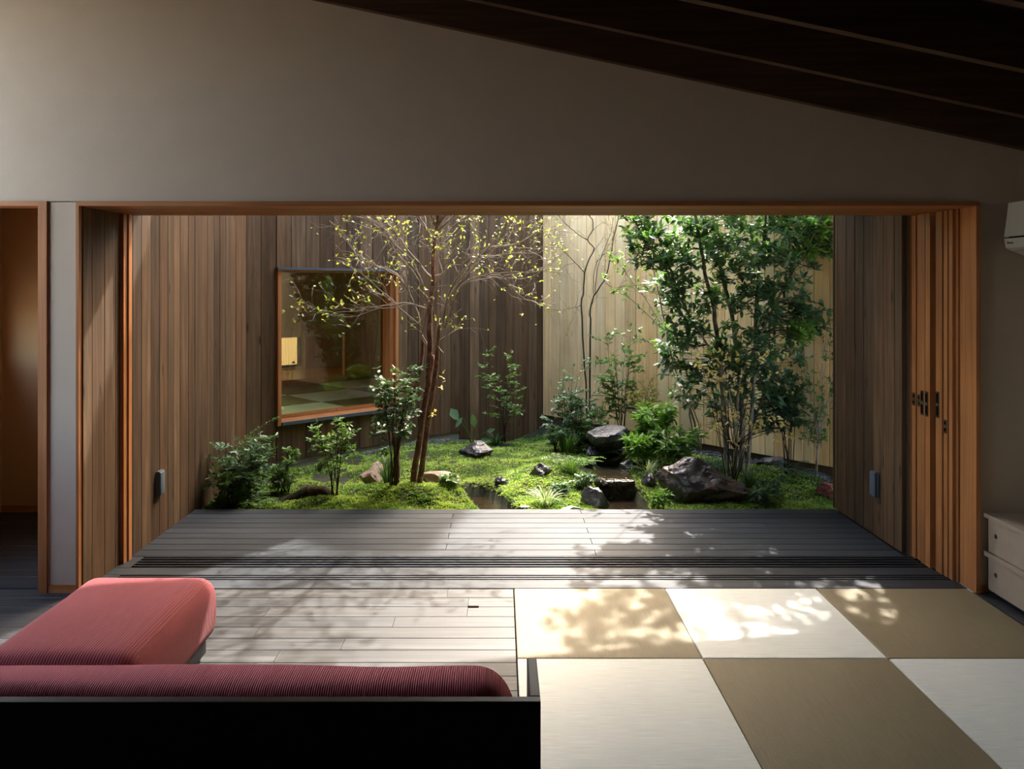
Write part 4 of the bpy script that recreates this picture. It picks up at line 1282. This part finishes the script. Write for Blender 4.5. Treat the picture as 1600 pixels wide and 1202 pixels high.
def branch(pts, r0, r1, dy, tw=8, ln=.26, leaves=5, root=t1, lv_=br_l, mb_=brm, LS=.030, LW=.018, start=.35, k=.275, sx=420, sy=320, Y=YT, up=.35):
    q = smooth_path(px_path(pts, sx, sy, k, Y, dy), 3, .006)
    mb_.tube(q, taper(len(q), r0, r1), 6)
    for i in range(tw):
        t = start + (1-start)*(i+uni(0, 1))/tw; f = min(t*(len(q)-1), len(q)-1.001); j = int(f)
        p = q[j].lerp(q[j+1], f-j); tg = (q[j+1]-q[j]).normalized()
        d = (tg*.8 + rv(.8) + Vector((0, 0, up))).normalized()
        e = bend(p, p+d*ln*uni(.5, 1.3), .05, 3, .10)
        mb_.tube(e, taper(4, max(r1*.75, .0016), .0010), 4)
        for _k in range(2):
            d2 = (d*.7 + rv(.8)).normalized(); e2 = bend(e[1+_k], e[1+_k]+d2*ln*uni(.3, .7), .05, 2, .1)
            mb_.tube(e2, taper(3, .0013, .0009), 3)
            for _ in range(max(1, leaves//3) if uni(0, 1) < .45 else 0):
                lv_.add(e2[-1], rv()+Vector((0, 0, .2)), Vector((0, 0, 1))+rv(.5), LS*uni(.6, 1.15), LW*uni(.7, 1.1))
        for c_ in range(2):
            u_ = e[-1] if c_ else e[2]
            for _ in range((leaves+1)//3 if uni(0, 1) < .6 else 0):
                lv_.add(u_, rv()+Vector((0, 0, .2)), Vector((0, 0, 1))+rv(.5), LS*uni(.6, 1.15), LW*uni(.7, 1.1))
    # leaf tuft at the tip
    for _ in range(leaves):
        lv_.add(q[-1], rv()+Vector((0, 0, .2)), Vector((0, 0, 1))+rv(.5), LS*uni(.6, 1.15), LW*uni(.7, 1.1))
    return q
B = branch
def BT(pts, r0, r1, dy, tw=8, **kw_):
    branch(pts, r0, r1, dy, tw, **kw_)
    n = len(pts)
    for rep_ in range(2):    # finer companions
        p2 = [(x + uni(-1, 1)*70*i/n, y + uni(-1, 1)*60*i/n) for i, (x, y) in enumerate(pts)]
        branch(p2, r0*.5, r1*.7, (dy[0], -dy[1]*uni(.3, 1.2)+uni(-.15, .15)), max(3, tw*2//3), **kw_)
BT([(925, 640), (870, 450), (800, 330), (720, 230), (640, 150), (560, 90), (450, 55)], .009, .0028, (.05, -.35), 12)
BT([(930, 420), (880, 360), (800, 270), (740, 180), (690, 120), (640, 60)], .006, .002, (.05, .45), 7)
BT([(865, 690), (780, 620), (700, 540), (620, 470), (540, 400), (450, 345)], .007, .002, (.1, -.15), 9)
BT([(900, 590), (800, 560), (700, 570), (580, 585), (470, 610), (330, 605), (235, 575)], .006, .0018, (.05, .3), 9, LS=.038, LW=.024)
BT([(800, 500), (720, 400), (620, 350), (520, 280), (455, 195)], .005, .0018, (-.1, -.5), 8)
BT([(860, 700), (850, 620), (800, 500), (770, 400), (730, 330)], .007, .003, (.1, .3), 4)
BT([(990, 690), (1010, 560), (1060, 440), (1130, 350), (1250, 240), (1350, 140), (1430, 105)], .009, .0025, (0, -.3), 12)
BT([(985, 660), (1040, 500), (1085, 425), (1150, 330), (1200, 200), (1150, 120)], .008, .002, (0, .35), 8)
BT([(1000, 700), (1090, 470), (1200, 410), (1300, 385), (1450, 385), (1600, 365)], .008, .002, (0, -.5), 10)
BT([(1200, 412), (1300, 400), (1360, 440), (1420, 510), (1545, 570)], .0045, .0015, (-.2, -.25), 7)
BT([(1250, 240), (1400, 220), (1520, 150), (1600, 75)], .0045, .0016, (-.15, .2), 7)
BT([(1060, 440), (1180, 300), (1280, 290), (1400, 270), (1540, 270), (1620, 190)], .0045, .0016, (0, .4), 9)
BT([(935, 410), (1000, 380), (1040, 280), (1000, 240)], .005, .002, (.05, -.2), 5)
BT([(942, 220), (900, 140), (850, 55), (800, -60)], .007, .003, (.08, .3), 5)
BT([(940, 190), (930, 120), (920, 60), (935, -40)], .006, .003, (.08, -.2), 4)
BT([(920, 560), (960, 440), (990, 400), (960, 280), (1010, 160), (1080, 90)], .007, .002, (.05, .25), 8)
BT([(990, 840), (960, 800), (1010, 740), (1045, 690)], .006, .002, (-.05, -.2), 2)
BT([(900, 800), (870, 740), (860, 690), (900, 560), (880, 480)], .008, .004, (.1, .15), 2)
# crown above the lintel
top0 = P(700, 150, YT+.1)
tips = []
for i in range(20):
    st = D_[int(len(D_)*uni(.55, .99))]
    a = uni(0, 6.283)
    e = st + Vector((math.cos(a)*uni(.4, 1.1)-.1, abs(math.sin(a))*uni(.2, .9)+.05, uni(.4, 1.3)))
    q = bend(st, e, .12, 6, .06); brm.tube(q, taper(7, .009, .0025), 5)
    for j in range(10):
        f = uni(.35, 1)*5.99; k = int(f); p = q[k].lerp(q[k+1], f-k)
        d = ((q[k+1]-q[k]).normalized()*.7 + rv(.8)).normalized()
        w_ = bend(p, p+d*uni(.15, .32), .05, 3, .06); brm.tube(w_, taper(4, .003, .001), 4)
        for _ in range(6):
            br_l.add(w_[-1 if uni(0, 1) < .6 else 2], rv()+Vector((0, 0, .2)), Vector((0, 0, 1))+rv(.5), .04*uni(.6, 1.15), .024*uni(.7, 1.1))
to_local(brm, t1); brm.build('branches', M['twig'], t1, True)
lv_local(br_l, t1); br_l.build('foliage', M['lf_spring'], t1)
# the stray yellow sprig on the right trunk
yl = Leaves(); ym = MB()
q = smooth_path(tp([(668, 660), (678, 640), (688, 615), (692, 590), (690, 573)], (-.05, -.12)), 3)
ym.tube(q, taper(len(q), .002, .001), 4)
to_local(ym, t1); ym.build('sprig', M['twig'], t1, True)
for i in range(18):
    p = q[int(uni(2, len(q)-1))]
    single_leaf(p, rv()+Vector((.3, 0, 0)), Vector((0, 0, 1))+rv(.4), uni(.03, .045), .018, 'lf_yellow', t1)

# ---- evergreen tree
YE = 7.25
e1 = plant_root('evergreen_tree', 1143, YE, 'dense evergreen tree with glossy dark leaves in front of the pale board wall', 'tree')
def ep(lst, dy=None): return px_path(lst, 0, 0, 1, YE, dy)
tr1 = trunk(ep([(1137, 742), (1133, 680), (1130, 620), (1124, 560), (1119, 515), (1113, 470), (1104, 440), (1096, 390), (1086, 330), (1075, 230), (1060, 120)], (0, -.2)), .026, .010, 'bark_grey', root=e1)
tr2 = trunk(ep([(1158, 742), (1160, 690), (1160, 640), (1152, 560), (1146, 506), (1137, 464), (1122, 404), (1116, 356), (1112, 300), (1120, 160)], (.05, .2)), .027, .010, 'bark_grey', root=e1)
tr3 = trunk(ep([(1166, 745), (1172, 680), (1178, 600), (1180, 520), (1184, 440), (1195, 360), (1205, 250), (1230, 120)], (-.02, -.15)), .018, .008, 'bark_grey', root=e1)
tr4 = trunk(ep([(1147, 745), (1150, 690), (1156, 600), (1190, 520), (1225, 450), (1260, 390), (1300, 300)], (0, -.4)), .014, .005, 'bark_grey', root=e1)
tr5 = trunk(ep([(1152, 748), (1150, 690), (1138, 610), (1105, 540), (1070, 480), (1040, 420), (1010, 380)], (-.04, -.3)), .014, .005, 'bark_grey', root=e1)
allp = tr1 + tr2 + tr3 + tr4 + tr5
el = Leaves(); em = MB()
blobs = [(1005, 380, 40, -.25), (1000, 350, 30, -.1), (1150, 400, 40, .1), (1290, 345, 30, -.1), (1045, 365, 45, -.1), (1055, 420, 40, -.3), (1090, 375, 50, .1), (1075, 470, 45, -.2), (1040, 455, 30, 0),
         (1130, 360, 50, -.3), (1180, 365, 55, .15), (1230, 370, 52, -.1), (1275, 372, 38, .0), (1200, 420, 50, -.3), (1245, 420, 40, .2),
         (1140, 450, 34, .1), (1185, 480, 45, -.2), (1230, 490, 44, 0), (1262, 500, 34, -.1), (1060, 515, 38, -.15), (1095, 545, 42, .0), (1045, 560, 26, 0),
         (1165, 545, 48, -.15), (1210, 545, 44, .1), (1120, 590, 46, .1), (1175, 600, 48, .0), (1225, 615, 36, .1), (1080, 610, 30, .0), (1140, 640, 36, .15), (1205, 645, 32, .1), (1255, 640, 34, .2)]
_ap = np.array([tuple(q) for q in allp])
def ever_blob(c, r, n, L):
    for i in range(n):
        v = rv(); p = c + Vector((v.x*r, v.y*r*1.1, v.z*r))*(uni(.2, 1)**.5)
        if not in_court(p): continue
        near = allp[int(np.argmin(np.linalg.norm(_ap-np.array(p), axis=1) + .6*np.maximum(0, _ap[:, 2]-p.z)))]
        st = near.lerp(p, .0)
        e = p
        if i % 3 == 0:
            q = bend(st, e, .05, 5, .06); em.tube(q, taper(6, .0045, .0016), 4)
        d = (e-st).normalized()
        q2 = bend(e - d*.10 - Vector((0, 0, .02)), e, .05, 3, .05); em.tube(q2, taper(4, .002, .001), 4)
        leaf_spray(el, q2, 4, L, L*.46, start=.2, jit=.6, whorl=5)
for (bx, by, br_, dd) in blobs:
    Yb = YE + dd
    ever_blob(P(bx, by, Yb), br_/F*Yb, int(3 + br_*br_/52), .080)
for i in range(64):   # crown above the lintel
    c = Vector((uni(1.15, 3.1), uni(6.9, 7.9), uni(2.5, 3.7)))
    ever_blob(c, .24, 10, .075)
yg = Leaves(); _keep_el = el; el = yg  # lime clusters: sunlight on the leaves put into a lighter leaf colour
for (bx, by, br_, dd) in ((1278, 352, 26, -.25), (1292, 385, 24, -.2), (1265, 395, 18, -.3), (1255, 520, 16, -.3)):
    ever_blob(P(bx, by, YE+dd), br_/F*(YE+dd), 14, .075)
el = _keep_el
to_local(em, e1); em.build('branches', M['twig_dark'], e1, True)
_l0 = Vector(e1.location); e1.location = (0, 0, 0); lv_local(el, e1); e1.location = _l0
pts_ = np.array(el.P)
vis = np.where((pts_[:, 2] < 2.3))[0]
front = vis[np.argsort(pts_[vis, 1])][:280]
for i in front: single_leaf(el.P[i], el.D[i], el.U[i], el.L[i], el.W[i], 'lf_ever', e1)
keep = np.ones(len(el.P), bool); keep[front] = False
el.P = [(p[0]-_l0[0], p[1]-_l0[1], p[2]-_l0[2]) for p in el.P]; el.build('foliage', M['lf_ever'], e1, keep=keep)

lv_local(yg, e1); yg.build('sunlit_foliage', M['lf_light'], e1)
# ---- yellow-leaved shrub in front of the evergreen
YY = 6.60
y1 = plant_root('yellow_shrub', 1142, YY, 'thin shrub with pale yellow leaves in front of the evergreen trunks', 'shrub')
yl = Leaves(); ym = MB()
ends = [(1108, 560), (1122, 580), (1100, 585), (1140, 560), (1150, 600), (1165, 575), (1225, 562), (1212, 575), (1190, 560), (1118, 610), (1095, 565), (1130, 545),
        (1110, 655), (1135, 640), (1160, 645), (1175, 655), (1195, 665), (1220, 675), (1232, 668), (1210, 655), (1128, 665), (1105, 668), (1148, 690)]
for (ex, ey) in ends:
    e = P(ex, ey, YY+uni(-.2, .15)); st = Vector(y1.location) + Vector((uni(-.04, .04), uni(-.04, .04), -.01))
    if ey > 630: st = P(1147, 700, YY)
    q = bend(st, e, .18, 7, .04); ym.tube(q, taper(8, .0045, .0012), 5)
    for k in range(3):
        p = q[6]; w_ = bend(p, e + rv(.07), .05, 2, .05); ym.tube(w_, taper(3, .0015, .0008), 4)
        for _ in range(3):
            single_leaf(w_[-1]+rv(.015), rv()+Vector((0, -.2, -.3)), Vector((0, -.5, 1))+rv(.5), uni(.035, .055), .024, 'lf_yellow', y1)
to_local(ym, y1); ym.build('stems', M['twig_dark'], y1, True)

# ---- slim bare tree against the pale wall
YS = 8.75
s2 = plant_root('sapling', 922, YS, 'thin bare sapling with tiny yellow buds against the pale boards', 'tree')
sm_ = MB(); sl = Leaves()
kw = dict(root=s2, lv_=sl, mb_=sm_, LS=.030, LW=.018, k=.15, sx=840, sy=330, Y=YS, leaves=3)
B([(520, 2250), (505, 1900), (480, 1500), (455, 980), (475, 850), (490, 640), (520, 540), (590, 390), (520, 300), (575, 190), (570, 90), (545, 40), (600, -200)], .010, .004, (0, 0), 6, **kw)
B([(560, 2250), (540, 1900), (550, 1500), (550, 1130), (545, 1030), (590, 880), (690, 730), (730, 600), (770, 400), (830, 100), (845, 40), (900, -200)], .011, .004, (.05, .1), 6, **kw)
B([(520, 300), (380, 210), (290, 130), (210, 45), (60, -100)], .005, .002, (0, -.2), 9, **kw)
B([(490, 640), (390, 530), (290, 430), (190, 350), (80, 235)], .005, .0018, (0, -.1), 9, **kw)
B([(590, 870), (580, 760), (610, 560), (680, 460), (770, 390)], .004, .002, (.05, .2), 6, **kw)
B([(600, 860), (620, 600), (700, 380), (770, 200), (790, 60)], .004, .002, (.05, 0), 8, **kw)
B([(690, 730), (760, 780), (820, 820), (900, 780), (1000, 800)], .004, .0015, (.05, -.2), 10, **kw)
B([(455, 980), (410, 1000), (330, 1010)], .003, .0015, (0, -.1), 5, **kw)
B([(390, 530), (290, 570), (215, 610), (0, 620)], .003, .0014, (0, 0), 6, **kw)
B([(560, 1920), (800, 1930), (950, 1980), (1100, 2010)], .004, .0016, (0, -.2), 6, **kw)
to_local(sm_, s2); sm_.build('stems', M['twig_dark'], s2, True)
lv_local(sl, s2); sl.build('foliage', M['lf_spring'], s2)

# twin stems left of the evergreen
YQ = 7.8
q1 = plant_root('slim_tree', 1092, YQ, 'slim tree with arching twigs between the sapling and the evergreen', 'tree')
qm = MB(); ql = Leaves()
kw = dict(root=q1, lv_=ql, mb_=qm, LS=.050, LW=.026, k=1, sx=0, sy=0, Y=YQ, leaves=13)
B([(1094, 705), (1085, 660), (1070, 620), (1050, 560), (1036, 490), (1020, 420), (1008, 360), (1000, 300)], .011, .003, (0, 0), 8, ln=.2, **kw)
B([(1090, 705), (1078, 650), (1076, 600), (1060, 540), (1020, 500), (985, 468), (960, 455)], .008, .002, (0, .3), 9, ln=.2, **kw)
B([(1096, 705), (1090, 660), (1068, 610), (1030, 550), (1000, 530), (975, 540)], .006, .002, (-.05, -.2), 8, ln=.2, **kw)
B([(1040, 520), (1010, 470), (980, 430), (965, 405)], .004, .0015, (.1, .2), 7, ln=.15, **kw)
to_local(qm, q1); qm.build('stems', M['bark_grey'], q1, True)
lv_local(ql, q1); ql.build('foliage', M['lf_mid'], q1)

# slim tree at the far right
YR = 7.05
r1 = plant_root('slim_tree', 1276, YR, 'slim pale-stemmed tree beside the edge of the shaded board wall', 'tree')
qm = MB(); ql = Leaves()
kw = dict(root=r1, lv_=ql, mb_=qm, LS=.046, LW=.024, k=1, sx=0, sy=0, Y=YR, leaves=13)
for (ex, ey) in ((1290, 560), (1300, 610), (1265, 600), (1255, 570), (1282, 520), (1308, 545), (1270, 640), (1296, 500)):
    B([(1275, 742), (1277, 710), (1279, 690), ((1279+ex)/2+uni(-6, 6), (680+ey)/2), (ex, ey)], .006, .0015, (0, uni(-.2, .1)), 6, ln=.16, **kw)
to_local(qm, r1); qm.build('stems', M['twig'], r1, True)
lv_local(ql, r1); ql.build('foliage', M['lf_mid'], r1)

# ---- shrubs
shrub('leafy_bush', 'blue-green leafy bush against the left trunk of the reddish tree', 615, 6.62, 572, 70, 12, 480, .046, .024, 'lf_blue', low=.35, twigs=7, singles=60)
shrub('leafy_bush', 'lush dark-green bush in the corner by the brown board wall', 385, 6.42, 675, 105, 14, 620, .050, .018, 'lf_blue', low=.15, twigs=8, singles=80)
shrub('leafy_bush', 'low bush with narrow leaves at the left end of the deck edge', 362, 6.32, 725, 76, 12, 400, .050, .013, 'lf_mid', low=.1, twigs=7)
ar = plant_root('arching_sprig', 352, 6.45, 'arching green sprig leaning along the board wall below the window', 'plant')
am = MB(); al = Leaves()
q = smooth_path([Vector(ar.location), P(356, 725, 6.5), P(372, 695, 6.6), P(400, 672, 6.7), P(432, 652, 6.8)], 4); am.tube(q, taper(len(q), .004, .0012), 5)
leaf_spray(al, q, 44, .042, .013, start=.2, jit=.3, whorl=3)
to_local(am, ar); am.build('stems', M['stem_green'], ar, True); lv_local(al, ar); al.build('foliage', M['lf_mid'], ar)
shrub('slender_bush', 'slender light-green bush below the picture window', 522, 6.55, 655, 88, 8, 300, .044, .019, 'lf_mid', low=.35, twigs=6, jit=.6, singles=40)
shrub('slender_bush', 'low bush in shade under the left corner of the window', 445, 6.75, 705, 60, 8, 240, .045, .018, 'lf_mid', low=.2, twigs=6)
shrub('thin_bush', 'thin-twigged bush in front of the dark boards right of the trunks', 787, 8.7, 548, 84, 8, 230, .042, .022, 'lf_mid', low=.3, twigs=6, sr=.004)
shrub('thin_bush', 'twiggy small-leaved bush at the corner where the pale boards begin', 884, 8.35, 560, 66, 7, 330, .036, .018, 'lf_blue', low=.3, twigs=8, sr=.004, lean=.05)
shrub('leafy_bush', 'upright green bush against the pale boards above the capstone', 970, 8.5, 505, 80, 9, 430, .052, .026, 'lf_mid', low=.3, twigs=7, singles=50)
shrub('leafy_bush', 'rounded small-leaved bush beside the tall grass at the wall corner', 905, 8.45, 612, 74, 12, 520, .036, .018, 'lf_blue', low=.2, twigs=8)
shrub('leafy_bush', 'low small-leaved bush on the moss in front of the tall grass', 868, 8.2, 645, 50, 9, 300, .034, .017, 'lf_blue', low=.2, twigs=7)
shrub('leafy_bush', 'dense low bush filling the corner left of the capstone', 925, 8.3, 640, 66, 12, 420, .042, .020, 'lf_mid', low=.15, twigs=7)
shrub('yellow_green_bush', 'yellow-green feathery bush above the right end of the capstone', 1008, 8.2, 592, 62, 8, 420, .032, .014, 'lf_olive', low=.4, twigs=8)
shrub('broad_leaf_plant', 'light-green plant with broad leaves right of the capstone', 1022, 7.75, 632, 66, 10, 280, .075, .030, 'lf_light', 'stem_green', low=.35, twigs=5, singles=60)
shrub('broad_leaf_plant', 'low broad-leaved plant hanging over the upper stream', 1005, 7.45, 682, 54, 9, 220, .070, .028, 'lf_light', 'stem_green', low=.3, twigs=5, singles=50)
shrub('broad_leaf_plant', 'deep green broad-leaved plant behind the rust-brown boulder', 1058, 7.35, 672, 78, 11, 330, .072, .028, 'lf_mid', 'stem_green', low=.3, twigs=5, singles=60)
shrub('broad_leaf_plant', 'small dark broad-leaved plant in the moss above the boulder', 1116, 6.95, 722, 30, 6, 50, .050, .022, 'lf_blue', 'stem_green', low=.3, twigs=3)
shrub('broad_leaf_plant', 'small broad-leaved plant at the deck edge right of the boulder', 1185, 6.42, 765, 34, 7, 60, .058, .024, 'lf_blue', 'stem_green', low=.3, twigs=3, singles=30)
shrub('seedling', 'small yellow-green seedling at the deck edge against the boulder', 1030, 6.28, 768, 30, 5, 40, .045, .018, 'lf_light', 'stem_green', low=.3, twigs=3, singles=20)
shrub('low_plant', 'small light-green plant on the moss by the pinkish stone', 702, 6.68, 743, 40, 8, 120, .036, .016, 'lf_mid', 'stem_green', low=.2, twigs=4)
shrub('low_plant', 'pale-leaved ground plant on the mossy bank left of the waterfall', 912, 6.75, 740, 36, 8, 130, .030, .015, 'lf_blue', 'stem_green', low=.2, twigs=4)
shrub('low_plant', 'pale-leaved ground plant near the variegated grass', 878, 6.6, 757, 26, 6, 80, .032, .015, 'lf_blue', 'stem_green', low=.2, twigs=4)
shrub('low_plant', 'dark trailing plant beside the grass tuft in the shaded moss', 1205, 6.62, 745, 36, 8, 140, .034, .015, 'lf_dark', 'stem_green', low=.2, twigs=4)
shrub('dark_bush', 'dark bush low behind the evergreen, against the shaded pale boards', 1232, 7.28, 585, 66, 9, 380, .050, .020, 'lf_dark', low=.45, twigs=7)

# hosta: a few single large leaves
ho = plant_root('hosta', 738, 8.45, 'hosta with big blue-green leaves on long stalks by the dark boards', 'plant')
hm = MB()
for (bx, by, dx, dz, l, w) in ((704, 638, .5, -.7, .15, .10), (742, 668, -.15, .9, .15, .075), (722, 652, -.4, -.6, .13, .05), (748, 690, .6, .2, .12, .05), (760, 675, .7, .3, .10, .045)):
    e = P(bx, by, 8.35); q = bend(Vector(ho.location), e, .25, 6); hm.tube(q, taper(7, .006, .003), 5)
    single_leaf(e, Vector((dx, -.25, dz)), Vector((.1, -.9, .5)), l, w, 'lf_blue', ho)
to_local(hm, ho); hm.build('stalks', M['stem_green'], ho, True)

# ---- grasses and ferns
grass('strap_grass', 'strap-leaved grass clump left of the reddish trunks', 605, 6.80, 60, .34, .010, 'gr_dark', spread=.6)
grass('variegated_grass', 'white-striped grass tuft at the deck edge between the pools', 852, 6.36, 70, .21, .008, 'gr_var', spread=.95, rbase=.05)
grass('variegated_grass', 'white-striped grass hanging over the upper stream', 1013, 7.18, 40, .22, .009, 'gr_var', spread=1.0)
grass('tall_grass', 'tall bright grass clump behind the mossy ridge at the wall corner', 886, 8.15, 110, .34, .010, 'gr_mid', spread=.65, rbase=.07)
grass('tall_grass', 'fine grass clump on the mossy ridge beside the dark stone', 893, 7.0, 90, .22, .006, 'gr_mid', spread=.8, rbase=.06)
grass('fine_grass', 'wispy grass on the mossy ridge left of the dark stone', 808, 6.95, 26, .22, .004, 'gr_mid', spread=.6)
grass('fine_grass', 'dark fine grass against the dark boards behind the moss', 775, 8.6, 60, .26, .008, 'gr_dark', spread=1.0, rbase=.05)
grass('fine_grass', 'dark green grass tuft in the shaded moss right of the boulder', 1172, 6.75, 110, .22, .006, 'gr_dark', spread=.8, rbase=.07)
fern('fern', 'small bright fern at the left bank of the upper stream', 912, 7.45, 9, .22, 'lf_light')
fern('fern', 'small fern on top of the mossy ridge', 872, 7.2, 9, .18, 'lf_mid')
fern('fern', 'dark fern at the foot of the shaded pale boards', 1240, 7.1, 11, .26, 'lf_dark')
fern('fern', 'broad fern below the upright bush at the pale boards', 935, 8.2, 10, .28, 'lf_blue')
fern('fern', 'low fern in the corner bush near the deck edge', 402, 6.35, 9, .22, 'lf_mid')
